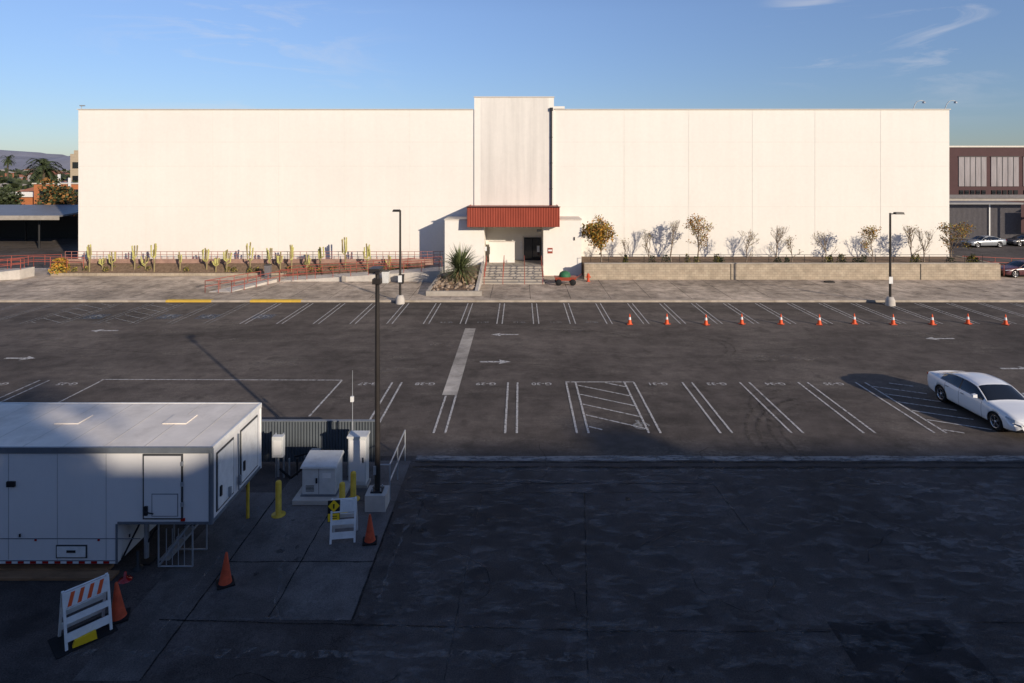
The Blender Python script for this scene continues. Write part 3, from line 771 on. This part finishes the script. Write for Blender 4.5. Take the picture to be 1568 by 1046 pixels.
# ------------------------------------------------------------------ cones & barricades
def cone(x,y,h=.71,mat=m_orange,collar=False,lean=0,yaw=0):
    g=MB(); T=RT(x,y,.02,yaw)@Matrix.Rotation(math.radians(lean),4,'Y')
    b=h*.26; g.box(-b,b,-b,b,0,.035,m_orangef if collar else m_black,T)
    prof=[(h*.205,.035),(h*.19,.07),(h*.125,h*.45),(h*.085,h*.7),(h*.04,h*.97),(h*.03,h),(0,h)]
    g.lathe((0,0,0),prof,18,mat,True,T)
    if collar: g.lathe((0,0,0),[(h*.132,h*.45),(h*.09,h*.70)],18,m_wht,True,T)
    g.obj('traffic_cone')
for i,px in enumerate([7.0,9.4,11.85,14.2,16.7,19.1,21.45,23.85,26.35,28.75,31.0]):
    cone(px,40.1+.12*math.sin(i*2.3),.66,m_orange,True,yaw=i*13)
cone(-4.03,16.75,.72,m_orangef,yaw=10); cone(-7.1,15.05,.74,m_orangef,yaw=32,lean=2); cone(-8.93,13.9,.80,m_orangef,yaw=25,lean=-3)
def barricade(x,y,yaw,w=.62,h=1.05,sign=False,stripes=True,extra=False):
    g=MB()
    for s in (-1,1):
        T=RT(x,y,0.01,yaw)@Matrix.Translation((0,s*.03,h))@Matrix.Rotation(math.radians(s*14),4,'X')
        for sx in (-1,1):
            g.box(sx*(w/2)-.025,sx*(w/2)+.025,-.02,.02,-h*1.02,.0,m_wht,T)
        g.box(-w/2+.026,w/2-.026,-.018,.018,-.32,-.02,m_wht,T)
        g.box(-w/2+.026,w/2-.026,-.018,.018,-.62,-.50,m_wht,T)
        g.box(-w/2+.026,w/2-.026,-.018,.018,-.96,-.80,m_wht,T)
        if stripes:
            nn=4
            for i in range(nn):
                x0=-w/2+.05+i*(w-.1)/nn
                for yy in (-.0205,.0205):
                    g.poly([(x0,yy,-.30),(x0+.075,yy,-.30),(x0+.155,yy,-.04),(x0+.08,yy,-.04)],m_orange,T)
    if sign:
        T=RT(x-.2,y-.17,h-.52,yaw)@Matrix.Rotation(math.radians(-8),4,'X')
        g.box(-.19,.13,-.012,.012,.0,.54,m_blacks,T)
        c=.40; r=.155
        g.poly([(-.03,-.014,c-r),(-.03+r,-.014,c),(-.03,-.014,c+r),(-.03-r,-.014,c)],m_signy,T)
        g.poly([(-.18,-.014,.01),(.12,-.014,.01),(.12,-.014,.21),(-.18,-.014,.21)],m_signy,T)
        g.box(-.12,.06,-.018,-.0145,.08,.10,m_blacks,T); g.box(-.12,.06,-.018,-.0145,.13,.15,m_blacks,T)
        g.tube((-.03,-.02,c-.06),(-.03,-.02,c+.05),.02,.02,6,m_blacks,T=T)
    if extra:
        T=RT(x,y,0,yaw)
        g.hexa([(-.30,-.34,.03),(.12,-.40,.03),(.12,-.30,.03),(-.30,-.26,.03),(-.26,-.33,.16),(.10,-.38,.20),(.10,-.32,.20),(-.26,-.28,.16)],m_signy,T); g.box(-.6,.5,-.42,.35,.012,.02,m_black,T)
    g.obj('a_frame_barricade')
barricade(-4.78,16.95,8,.62,1.05,True,False)
barricade(-9.35,13.45,48,.80,1.08,False,True,True)

# ------------------------------------------------------------------ trailer
TR=empty('production_trailer')
g=MB()
x0,xs,x1=-20,-9.93,-7.6; y0,y1=15.4,18.3; zt=3.1
pts=[(x0,.28),(xs,.28),(xs,1.25),(x1,1.25),(x1,zt),(x0,zt)]
vs=[(p[0],y0,p[1]) for p in pts]+[(p[0],y1,p[1]) for p in pts]; n=6
g.raw(vs,[tuple(range(n)),tuple(range(n,2*n))[::-1]]+[((i+1)%n,i,n+i,n+(i+1)%n) for i in range(n)],m_tr)
g.obj('body',TR)
g=MB(); g.box(x0,x1-.02,y0+.02,y1-.02,zt,zt+.035,m_troof)
for x in (-9.3,-12.2): 
    g.box(x-.32,x+.32,16.8,17.4,zt+.035,zt+.06,m_troof)
for x in range(-19,-7,1): g.box(x-.3,x-.27,y0+.05,y1-.05,zt+.035,zt+.040,m_cap)
g.obj('roof',TR,.01)
g=MB()
g.box(x0,x1+.03,y0-.035,y0+.02,zt-.10,zt+.05,m_trim); g.box(x1-.02,x1+.035,y0+.02,y1,zt-.08,zt+.05,m_wht)
g.box(x0,x1-.02,y1-.02,y1+.02,zt-.05,zt+.05,m_wht)
g.tube((x1-.02,y0+.02,1.25),(x1-.02,y0+.02,zt),.06,.06,10,m_trim); g.tube((x1-.02,y1-.02,1.25),(x1-.02,y1-.02,zt),.05,.05,10,m_wht)
g.box(x0,xs+.02,y0-.02,y0,.28,.36,m_trim); g.box(xs+.02,x1,y0-.02,y0,1.25,1.31,m_trim); g.box(xs-.03,xs+.02,y0-.015,y0,.36,1.25,m_trim)
g.box(x1,x1+.02,y0+.05,y1,1.25,1.33,m_trim)
x=x0;i=0
while x<xs-.1:
    g.box(x,x+.14,y0-.024,y0-.02,.29,.345,m_redl if i%2 else m_wht); x+=.15; i+=1
g.obj('trims',TR)
g=MB()
for x in (-18.6,-17.4,-16.2,-15,-13.8,-12.6,-11.4,-10.2): g.box(x,x+.006,y0-.004,y0,.37,zt-.12,m_trim)
g.box(x0,-9.35,y0-.006,y0,.88,.90,m_trim)
g.box(-9.28,-8.30,y0-.03,y0,1.38,2.98,m_gap); g.box(-9.24,-8.34,y0-.045,y0-.03,1.42,2.94,m_tr)
g.box(-9.05,-8.4,y0-.05,y0-.045,1.46,2.02,m_trim); g.box(-9.03,-8.42,y0-.055,y0-.05,1.48,2.0,m_tr)
g.box(-9.22,-9.14,y0-.09,y0-.045,1.5,1.72,m_dark); g.tube((-9.2,y0-.1,1.6),(-8.98,y0-.1,1.55),.015,.015,6,m_dark)
for z in (1.7,2.2,2.7): g.box(-8.34,-8.28,y0-.06,y0-.02,z,z+.1,m_gal)
g.box(-11.42,-10.66,y0-.02,y0,.42,.74,m_gap); g.box(-11.39,-10.69,y0-.03,y0-.02,.45,.71,m_wht); g.box(-11.15,-10.93,y0-.036,y0-.03,.56,.62,m_dark)
g.box(-12.62,-12.42,y0-.05,y0,2.18,2.31,m_dark); g.box(-8.35,-8.25,y0-.03,y0,1.33,1.40,m_redl)
for x in (-12.3,-9.6): g.tube((x,y0-.03,.95),(x,y0-.03,1.02),.02,.02,6,m_dark)
for x in (-11.95,-10.4): g.box(x,x+.05,y0-.02,y0,.84,.88,m_redl)
g.obj('side_door_and_hatches',TR)
g=MB()
for (a,b) in ((15.62,16.55),(16.95,18.05)):
    g.box(x1,x1+.02,a,b,1.42,2.9,m_gap); g.box(x1+.02,x1+.035,a+.05,b-.05,1.47,2.85,m_wht)
    g.box(x1+.035,x1+.07,a+.12,a+.2,1.75,2.0,m_dark)
for y in (16.2,16.8): g.box(x1+.03,x1+.1,y,y+.06,1.5,1.75,m_gal)
g.tube((x1+.06,16.75,1.4),(x1+.06,16.75,2.9),.018,.018,6,m_trim)
g.obj('end_doors',TR)
g=MB()
g.box(xs+.05,x1-.3,y0+.3,y0+.5,1.08,1.14,m_black); g.box(xs+.05,x1-.3,y1-.5,y1-.3,1.08,1.14,m_black)
g.box(xs+.02,x1-.25,y0+.3,y1-.3,1.15,1.245,m_gap)
for y in (15.9,17.8):
    g.tube((-9.5,y,.12),(-9.5,y,1.2),.06,.06,8,m_gal); g.box(-9.68,-9.32,y-.15,y+.15,.0,.05,m_dark)
    g.tube((-9.5,y,.45),(-9.1,y,1.15),.03,.03,6,m_dark)
g.tube((-9.9,15.55,.3),(-9.5,15.7,1.2),.025,.025,6,m_black)
g.lathe((-9.55,15.62,.0),[(.14,0),(.12,.05),(.04,.1),(.04,.45),(0,.46)],10,m_dark)
g.lathe((-9.6,15.2,.0),[(.16,0),(.14,.04),(.04,.06),(.03,.2),(0,.21)],10,m_redl)
for y in (15.65,16.35):
    g.tube((-9.05,y,.05),(-8.2,y,1.2),.03,.03,6,m_gal); g.tube((-9.05,y,.05),(-9.05,y,1.2),.022,.022,6,m_gal)
    g.tube((-8.2,y,.05),(-8.2,y,1.2),.022,.022,6,m_gal); g.tube((-9.05,y,.05),(-8.2,y,.05),.022,.022,6,m_gal)
for i in range(4):
    t=(i+.5)/4; g.box(-9.15+.85*t,-8.9+.85*t,15.66,16.34,.05+1.1*t,.08+1.1*t,m_gal)
for x in (-8.85,-8.7,-8.55,-8.4): g.tube((x,15.64,.08),(x,15.64,1.0),.012,.012,5,m_gal)
g.tube((-7.8,17.9,.0),(-7.8,17.9,1.25),.05,.05,8,m_bolly)
g.obj('undercarriage',TR)
g=MB(); g.box(-14.5,-9.9,15.15,15.45,.02,.08,m_wood); g.box(-13.6,-10.2,15.46,15.7,.02,.11,m_wood); g.obj('timber_boards')

# ------------------------------------------------------------------ electrical yard
g=MB(); vs=[];fs=[]; nn=96
for i in range(nn+1):
    xx=-9.6+4.75*i/nn; yy=21.2+(.05 if i%2 else 0); vs+=[(xx,yy,.05),(xx,yy,1.42)]
for i in range(nn): fs.append((2*i,2*i+2,2*i+3,2*i+1))
g.raw(vs,fs,m_corr); g.box(-9.6,-4.85,21.18,21.3,1.42,1.46,m_trim)
for x in (-9.4,-7.2,-4.95): g.box(x,x+.06,21.27,21.35,0,1.4,m_gal)
g.obj('corrugated_fence')
g=MB(); g.box(-6.78,-5.32,18.55,19.75,.009,.16,m_concl); g.obj('equipment_pad',bevel=.02)
C=empty('transformer_cabinet'); g=MB()
g.hexa([(-6.56,18.8,.2),(-5.56,18.8,.2),(-5.56,19.55,.2),(-6.56,19.55,.2),(-6.56,18.8,1.0),(-5.56,18.8,1.0),(-5.56,19.55,1.12),(-6.56,19.55,1.12)],m_cab)
g.obj('housing',C,.015); g=MB()
g.hexa([(-6.61,18.74,1.0),(-5.51,18.74,1.0),(-5.51,19.6,1.12),(-6.61,19.6,1.12),(-6.59,18.76,1.06),(-5.53,18.76,1.06),(-5.53,19.58,1.19),(-6.59,19.58,1.19)],m_cab); g.obj('lid',C,.01)
g=MB(); g.box(-6.065,-6.055,18.793,18.8,.22,.99,m_gap); g.box(-6.15,-6.1,18.77,18.8,.55,.7,m_dark); g.box(-5.95,-5.7,18.79,18.8,.7,.85,m_wht); g.box(-6.6,-5.52,18.76,19.59,.162,.2,m_trim)
for k in range(5): g.box(-6.45,-6.2,18.79,18.8,.3+k*.04,.315+k*.04,m_gap)
g.obj('door_details',C)
C=empty('utility_cabinet'); g=MB(); g.box(-5.40,-4.84,19.6,20.0,.08,1.55,m_cab); g.obj('housing',C,.015)
g=MB(); g.box(-5.43,-4.81,19.57,20.03,1.55,1.61,m_cab); g.box(-5.36,-4.88,19.585,19.6,.2,1.48,m_tr); g.box(-4.95,-4.91,19.56,19.585,.8,.95,m_dark); g.box(-5.45,-4.79,19.55,20.05,0.01,.08,m_conc); g.box(-5.2,-5.0,19.58,19.585,1.2,1.35,m_wht); g.obj('door_and_top',C)
C=empty('electrical_panel'); g=MB()
g.box(-7.95,-7.6,20.0,20.2,.75,1.42,m_cab); g.obj('box',C,.01); g=MB()
for x in (-7.9,-7.65): g.box(x-.02,x+.02,20.2,20.25,0,1.45,m_gal)
g.box(-7.9,-7.65,19.985,20.0,.85,1.3,m_tr); g.tube((-7.78,20.1,.1),(-7.78,20.1,.75),.035,.035,8,m_gal)
g.obj('posts',C)
g=MB()
random.seed(4)
for i in range(6):
    x=-7.5+i*.22; y=20.3+.1*i; g.tube((x,y,.0),(x,y,random.uniform(.5,.9)),.03,.03,7,m_dark if i%2 else m_gal)
g.path([(-7.7,20,.4),(-7.3,19.9,.15),(-6.9,20.1,.45),(-6.6,19.9,.3),(-6.4,19.7,.2)],.035,m_black)
g.path([(-7.3,20.2,.7),(-6.9,20.3,.75),(-6.6,20.1,.1)],.03,m_black); g.path([(-5.4,19.8,1.0),(-5.55,20.2,.9),(-5.6,20.3,.05)],.035,m_gal)
g.box(-6.9,-6.6,20.5,20.7,.3,.75,m_gal)
g.obj('electrical_conduits')
g=MB(); g.tube((-5.45,20.3,0),(-5.45,20.3,1.8),.028,.028,8,m_gal); g.tube((-5.45,20.3,1.8),(-5.45,20.3,3.45),.014,.008,6,m_gal); g.box(-5.5,-5.4,20.22,20.3,2.45,2.62,m_wht); g.obj('antenna_mast')
def bollard(x,y,h=.95):
    g=MB(); g.lathe((x,y,0),[(.2,.01),(.2,.03),(.085,.035),(.085,h-.06),(.07,h-.02),(.03,h),(0,h)],16,m_bolly); g.obj('safety_bollard')
bollard(-6.98,18.05,1.0); bollard(-5.05,18.9,.85); bollard(-5.2,18.25,.85)
g=MB(); r=.024
for y in (18.9,20.1,21.4): g.tube((-3.95,y,.0),(-3.95,y,1.05),r,r,8,m_gal)
g.path([(-3.95,18.9,1.05),(-3.95,21.4,1.05)],r,m_gal,8); g.path([(-3.95,18.9,.55),(-3.95,21.4,.55)],r,m_gal,8)
g.path([(-4.35,18.9,1.05),(-3.95,18.9,1.05)],r,m_gal,8); g.tube((-4.35,18.9,0),(-4.35,18.9,1.05),r,r,8,m_gal)
g.obj('pipe_guardrail')

# ------------------------------------------------------------------ cars
def catmull(xs,ys,x):
    if x<=xs[0]: return ys[0]
    if x>=xs[-1]: return ys[-1]
    for i in range(len(xs)-1):
        if xs[i]<=x<=xs[i+1]: break
    def sl(j):
        if j<=0 or j>=len(xs)-1: return 0 if j<=0 else (ys[-1]-ys[-2])/(xs[-1]-xs[-2])
        a=(ys[j]-ys[j-1])/(xs[j]-xs[j-1]); b=(ys[j+1]-ys[j])/(xs[j+1]-xs[j])
        return 0 if a*b<=0 else 2*a*b/(a+b)
    h=xs[i+1]-xs[i]; t=(x-xs[i])/h; m0=sl(i)*h; m1=sl(i+1)*h
    return (2*t**3-3*t*t+1)*ys[i]+(t**3-2*t*t+t)*m0+(-2*t**3+3*t*t)*ys[i+1]+(t**3-t*t)*m1
def make_car(name,T,paint):
    E=empty(name)
    st=[ # x, w, zlow, belt, wt, zt
     (0.00,.62,.34,.60,.50,.63),(.10,.80,.24,.66,.66,.71),(.45,.90,.19,.74,.76,.81),(.95,.925,.18,.82,.78,.88),(1.35,.93,.18,.87,.78,.94),
     (1.75,.93,.18,.895,.72,1.17),(2.15,.93,.18,.905,.66,1.355),(2.7,.93,.18,.915,.655,1.41),(3.2,.93,.18,.93,.65,1.40),(3.7,.925,.19,.95,.63,1.31),(4.2,.915,.20,.975,.66,1.12),
     (4.45,.90,.22,.99,.70,1.055),(4.75,.86,.27,.98,.68,1.03),(4.86,.80,.33,.93,.62,.97),(4.92,.70,.40,.80,.55,.82)]
    X=[s[0] for s in st]
    def par(x): return [catmull(X,[s[k] for s in st],x) for k in range(1,6)]
    xs=sorted(set([0,.02,.05,.1,.18,.28]+[.4+.0725*i for i in range(60)]+[4.75,4.8,4.84,4.88,4.92]))
    xs=[x for x in xs if x<=4.92]
    def sec(x):
        w,zl,bt,wt,zt=par(x); dz=zt-bt
        return [(0,zl),(w*.86,zl),(w*.955,zl+.07),(w*.985,zl+.2),(w,min(.58,bt-.06)),(w*.995,bt-.13),(w*.955,bt-.02),(w*.93,bt+.012),(wt+.03,zt-.045-.02*min(1,dz*4)) if dz>.12 else (wt+.07,zt-.02),(wt*.82,zt-.01),(wt*.45,zt+.012),(0,zt+.018)]
    g=MB(); secs=[sec(x) for x in xs]; K=len(secs[0])
    for side in (1,-1):
        vs=[T@Vector((x,side*p[0],p[1])) for x,s in zip(xs,secs) for p in s]
        o=len(g.v); 
        for v in vs: g.v.append(v)
        for i in range(len(xs)-1):
            xm=(xs[i]+xs[i+1])/2
            for k in range(K-1):
                mat=paint
                dz=par(xm)[4]-par(xm)[2]
                if k==7 and 1.58<xm<3.95 and dz>.16 : mat=m_glass if abs(xm-2.80)>.04 else m_carblk
                if k>=8 and 1.42<xm<2.10: mat=m_glass
                if k>=8 and 3.62<xm<4.25: mat=m_glass
                if k in (0,1): mat=m_carblk
                f=[o+i*K+k,o+(i+1)*K+k,o+(i+1)*K+k+1,o+i*K+k+1]
                if side<0: f=f[::-1]
                g.f.append(f); g.m.append(g.mi(mat)); g.sm.append(True)
        for idx,sg in ((0,1),(len(xs)-1,-1)):
            f=[o+idx*K+k for k in range(K)]
            if sg*side<0: f=f[::-1]
            g.f.append(f); g.m.append(g.mi(paint)); g.sm.append(False)
    body=g.obj('body',E)
    for wx in (.92,3.88):
        cu=MB(); cu.tube(T@Vector((wx,-1.2,.335)),T@Vector((wx,1.2,.335)),.375,.375,36,m_carblk); c=cu.obj('cutter')
        md=body.modifiers.new('w','BOOLEAN'); md.operation='DIFFERENCE'; md.object=c; md.solver='EXACT'
        dg=bpy.context.evaluated_depsgraph_get(); me=bpy.data.meshes.new_from_object(body.evaluated_get(dg)); body.modifiers.clear(); body.data=me; bpy.data.objects.remove(c)
    g=MB()
    for wx in (.92,3.88):
        g.tube(T@Vector((wx,-.60,.335)),T@Vector((wx,.60,.335)),.37,.37,28,m_black)
        for s in (1,-1):
            Tw=T@Matrix.Translation((wx,s*.80,.335))@Matrix.Rotation(math.radians(-90*s),4,'X')
            g.lathe((0,0,0),[(.20,-.11),(.30,-.11),(.335,-.08),(.335,.08),(.31,.105),(.235,.11)],36,m_black,True,Tw)
            g.lathe((0,0,0),[(.24,.10),(.225,.112),(.21,.09),(.20,.02)],36,m_rim,True,Tw)
            g.lathe((0,0,0),[(.21,.015),(0,.012)],30,m_carblk,False,Tw)
            for q in range(10):
                a=2*math.pi*(q//2)/5+(.13 if q%2 else -.13)
                d=Vector((math.cos(a),math.sin(a),0)); pp=Vector((-d.y,d.x,0))
                g.raw([d*.03-pp*.016+Vector((0,0,.085)),d*.03+pp*.016+Vector((0,0,.085)),d*.225+pp*.013+Vector((0,0,.095)),d*.225-pp*.013+Vector((0,0,.095)),
                       d*.03-pp*.016+Vector((0,0,.05)),d*.03+pp*.016+Vector((0,0,.05)),d*.225+pp*.013+Vector((0,0,.06)),d*.225-pp*.013+Vector((0,0,.06))],[(0,1,2,3),(0,4,5,1),(2,6,7,3),(1,5,6,2),(0,3,7,4)],m_rim,False,Tw)
            g.lathe((0,0,0),[(.05,.06),(.045,.10),(0,.105)],14,m_rim,True,Tw)
    g.obj('wheels',E)
    g=MB()
    for s in (1,-1):
        pts=[]
        for i in range(46):
            x=1.36+i*(4.25-1.36)/45; p=sec(x)[8]; pts.append(T@Vector((x,s*(p[0]-.005),p[1]+.002)))
        for a,b in zip(pts[:-1],pts[1:]): g.tube(a,b,.024,.024,6,paint,caps=False)
        pts=[]
        for i in range(30):
            x=1.6+i*(3.95-1.6)/29; p=sec(x)[7]; pts.append(T@Vector((x,s*(p[0]+.005),p[1])))
        for a,b in zip(pts[:-1],pts[1:]): g.tube(a,b,.012,.012,5,m_rim,caps=False)
        g.tube(T@Vector((1.80,s*.88,.95)),T@Vector((1.80,s*1.0,.99)),.025,.025,6,m_carblk)
        g.hexa([(1.73,s*.95,.93),(1.88,s*.95,.93),(1.86,s*1.11,.95),(1.75,s*1.11,.95),(1.74,s*.95,1.07),(1.88,s*.95,1.07),(1.86,s*1.10,1.05),(1.76,s*1.10,1.05)],paint,T)
        for x in (1.58,2.80,3.62):
            for k in range(2,6):
                a=sec(x)[k]; b=sec(x)[k+1]; g.tube(T@Vector((x,s*(a[0]-.003),a[1])),T@Vector((x,s*(b[0]-.003),b[1])),.0075,.0075,4,m_gap,caps=False)
        for x in (2.5,3.38): g.box(x,x+.18,s*.935-.012,s*.935+.012,.80,.825,m_rim,T)
        g.hexa([(.06,s*.50,.60),(.10,s*.80,.62),(.42,s*.905,.68),(.2,s*.55,.63),(.07,s*.50,.68),(.12,s*.78,.70),(.44,s*.885,.73),(.22,s*.55,.72)],m_lens,T)
        g.box(4.70,4.87,s*.62-.2,s*.62+.2,.86,.95,m_redl,T)
    g.box(-.012,.06,-.5,.5,.33,.56,m_carblk,T); g.box(-.02,-.012,-.09,.09,.50,.56,m_rim,T)
    g.box(4.88,4.935,-.25,.25,.55,.68,m_carblk,T)
    g.obj('trim_and_lights',E)
make_car('parked_car',Matrix.Translation((19.0,22.95,.02))@Matrix.Rotation(math.radians(91.5),4,'Z'),m_car)
make_car('parked_car',Matrix.Translation((56.6,79.6,.02))@Matrix.Rotation(math.radians(5),4,'Z'),M('car_paint_silver',(.3,.32,.34),.25,.02,spec=.6,metal=.4))
make_car('parked_car',Matrix.Translation((63.0,81.0,.02))@Matrix.Rotation(math.radians(3),4,'Z'),M('car_paint_dark',(.03,.03,.035),.25,.02,spec=.6))
make_car('parked_car',Matrix.Translation((43.6,57.2,.15))@Matrix.Rotation(math.radians(2),4,'Z'),M('car_paint_maroon',(.10,.035,.04),.25,.02,spec=.6))

C=empty('garden_cart'); g=MB()
g.hexa([(3.0,52.6,.55),(4.6,52.6,.55),(4.6,53.4,.55),(3.0,53.4,.55),(2.85,52.5,.85),(4.75,52.5,.85),(4.75,53.5,.85),(2.85,53.5,.85)],m_red); g.obj('tub',C)
g=MB()
for x in (3.2,4.4):
    for y in (52.55,53.45):
        T=Matrix.Translation((x,y,.42))@Matrix.Rotation(math.radians(90),4,'X'); g.lathe((0,0,0),[(.0,-.05),(.22,-.05),(.27,0),(.22,.05),(0,.05)],16,m_black,True,T)
g.path([(4.7,53,.7),(5.2,53,1.1)],.025,m_redrail); g.obj('wheels_and_handle',C)
g=MB(); g.lathe((3.75,53,.85),[(.5,0),(.5,.12),(.4,.35),(.2,.46),(0,.48)],12,m_green); g.obj('tarp_load',C)
def bin_(x,y,mat,w=.3,h=1.0,name='litter_bin'):
    g=MB(); g.hexa([(x-w*.85,y-w*.85,.15),(x+w*.85,y-w*.85,.15),(x+w*.85,y+w*.85,.15),(x-w*.85,y+w*.85,.15),(x-w,y-w,.15+h),(x+w,y-w,.15+h),(x+w,y+w,.15+h),(x-w,y+w,.15+h)],mat)
    g.box(x-w*1.05,x+w*1.05,y-w*1.05,y+w*1.05,.15+h,.22+h,m_dark); g.obj(name,bevel=.02)
bin_(-11.6,53.9,m_cab); bin_(-10.2,53.6,m_dark,.22,.7); bin_(-22.6,56.0,m_shed,.25,1.2)
g=MB(); g.lathe((5.9,54.5,.15),[(.17,0),(.17,.05),(.11,.07),(.11,.5),(.15,.53),(.13,.62),(.05,.72),(0,.74)],14,m_orangef)
g.tube((5.68,54.5,.55),(6.12,54.5,.55),.06,.06,10,m_orangef); g.tube((5.9,54.3,.5),(5.9,54.5,.5),.07,.07,10,m_orangef); g.obj('fire_hydrant')
g=MB(); g.box(26.3,27.1,53.9,54.3,.165,.24,m_black); g.obj('drain_cover')
# ------------------------------------------------------------------ office and an added block behind the camera (they shade the yard)
B2=empty('office_building')
g=MB(); g.box(-70,70,-14,-1.5,0,8.1,m_bldg); g.obj('walls',B2)
g=MB(); g.box(-70.1,70.1,-1.8,-1.4,8.1,8.4,m_cap); g.obj('parapet',B2)
g=MB()
for i in range(-15,16):
    for z in (1,4.4): g.box(i*4.4-1,i*4.4+1,-1.5,-1.46,z,z+1.7,m_glass)
g.obj('windows',B2)
B3=empty('shade_block')  # unseen tall block, added to cast a softer shade edge over the yard
g=MB(); g.box(-90,140,-70,-30,0,19.5,m_bldg); g.box(-90.1,140.1,-30.3,-29.9,19.5,19.78,m_cap); g.obj('walls',B3)
g=MB()
for (a,b,h) in ((-60,-57,20.9),(-22,-19.5,20.6),(31,34,20.6),(48,50,20.9)): g.box(a,b,-34,-31,19.5,h,m_gal)
g.obj('shade_edge_bumps',B3)  # unseen boxes added on top to make the cast shade edge uneven

# ------------------------------------------------------------------ light
el=math.radians(16.2); hx,hy=-.638,.77
d=Vector((hx*math.cos(el),hy*math.cos(el),-math.sin(el))).normalized()
sl=bpy.data.lights.new('sun','SUN'); sl.energy=5.0; sl.angle=math.radians(.6); sl.color=(1,.865,.70)
so=bpy.data.objects.new('sun',sl); so.rotation_euler=d.to_track_quat('-Z','Y').to_euler(); so.location=(30,-40,40); COL.objects.link(so)
w=bpy.data.worlds.new('World'); S.world=w; w.use_nodes=True
N=w.node_tree.nodes; L=w.node_tree.links; bg=N['Background']
sky=N.new('ShaderNodeTexSky'); sky.sky_type='NISHITA'; sky.sun_disc=False; sky.sun_elevation=el; sky.sun_rotation=math.atan2(-hx,-hy)
sky.air_density=1.0; sky.dust_density=.15; sky.ozone_density=3.2
tc=N.new('ShaderNodeTexCoord')
sp=N.new('ShaderNodeSeparateXYZ'); L.new(tc.outputs['Generated'],sp.inputs[0])
rr=N.new('ShaderNodeMapRange'); rr.inputs[1].default_value=-.02; rr.inputs[2].default_value=.24; rr.inputs[3].default_value=0; rr.inputs[4].default_value=1; L.new(sp.outputs['Z'],rr.inputs[0])
hm=N.new('ShaderNodeMixRGB'); hm.inputs[1].default_value=(.46,.52,.68,1); hm.inputs[2].default_value=(.95,.88,1.0,1); L.new(rr.outputs[0],hm.inputs[0])
tn=N.new('ShaderNodeMixRGB'); tn.blend_type='MULTIPLY'; tn.inputs[0].default_value=1; L.new(sky.outputs[0],tn.inputs[1]); L.new(hm.outputs[0],tn.inputs[2])
mp=N.new('ShaderNodeMapping'); mp.inputs['Rotation'].default_value=(0,math.radians(12),0); mp.inputs['Scale'].default_value=(3.0,3.0,15)
L.new(tc.outputs['Generated'],mp.inputs[0])
no=N.new('ShaderNodeTexNoise'); no.inputs['Scale'].default_value=1.6; no.inputs['Detail'].default_value=8; no.inputs['Roughness'].default_value=.62; no.inputs['Distortion'].default_value=.9
L.new(mp.outputs[0],no.inputs['Vector'])
r=N.new('ShaderNodeMapRange'); r.inputs[1].default_value=.52; r.inputs[2].default_value=.8; r.inputs[3].default_value=0; r.inputs[4].default_value=1; L.new(no.outputs['Fac'],r.inputs[0])
def lobe(v,rad,amt):
    ds=N.new('ShaderNodeVectorMath'); ds.operation='DISTANCE'; vv=Vector(v).normalized(); ds.inputs[1].default_value=vv; L.new(tc.outputs['Generated'],ds.inputs[0])
    q=N.new('ShaderNodeMapRange'); q.interpolation_type='SMOOTHSTEP'; q.inputs[1].default_value=0; q.inputs[2].default_value=rad; q.inputs[3].default_value=amt; q.inputs[4].default_value=0; L.new(ds.outputs['Value'],q.inputs[0]); return q.outputs[0]
a1=lobe((440,958,200),.095,1.2); a2=lobe((660,958,205),.14,.7); a3=lobe((-420,958,215),.28,.6)
s1=N.new('ShaderNodeMath'); L.new(a1,s1.inputs[0]); L.new(a2,s1.inputs[1]); s2=N.new('ShaderNodeMath'); L.new(s1.outputs[0],s2.inputs[0]); L.new(a3,s2.inputs[1])
s3=N.new('ShaderNodeMath'); s3.operation='MULTIPLY'; L.new(s2.outputs[0],s3.inputs[0]); L.new(r.outputs[0],s3.inputs[1]); s3.use_clamp=True
mx=N.new('ShaderNodeMixRGB'); mx.inputs[2].default_value=(5.0,5.0,5.3,1); L.new(s3.outputs[0],mx.inputs[0]); L.new(tn.outputs[0],mx.inputs[1])
L.new(mx.outputs[0],bg.inputs[0]); bg.inputs[1].default_value=.14

# ------------------------------------------------------------------ camera
cd=bpy.data.cameras.new('camera'); cd.lens=22; cd.sensor_width=36; cd.shift_x=-.0083; cd.shift_y=-.169; cd.clip_end=20000; cd.clip_start=.1
co=bpy.data.objects.new('camera',cd); co.location=(0,0,10); co.rotation_euler=(math.radians(90),0,0); COL.objects.link(co); S.camera=co
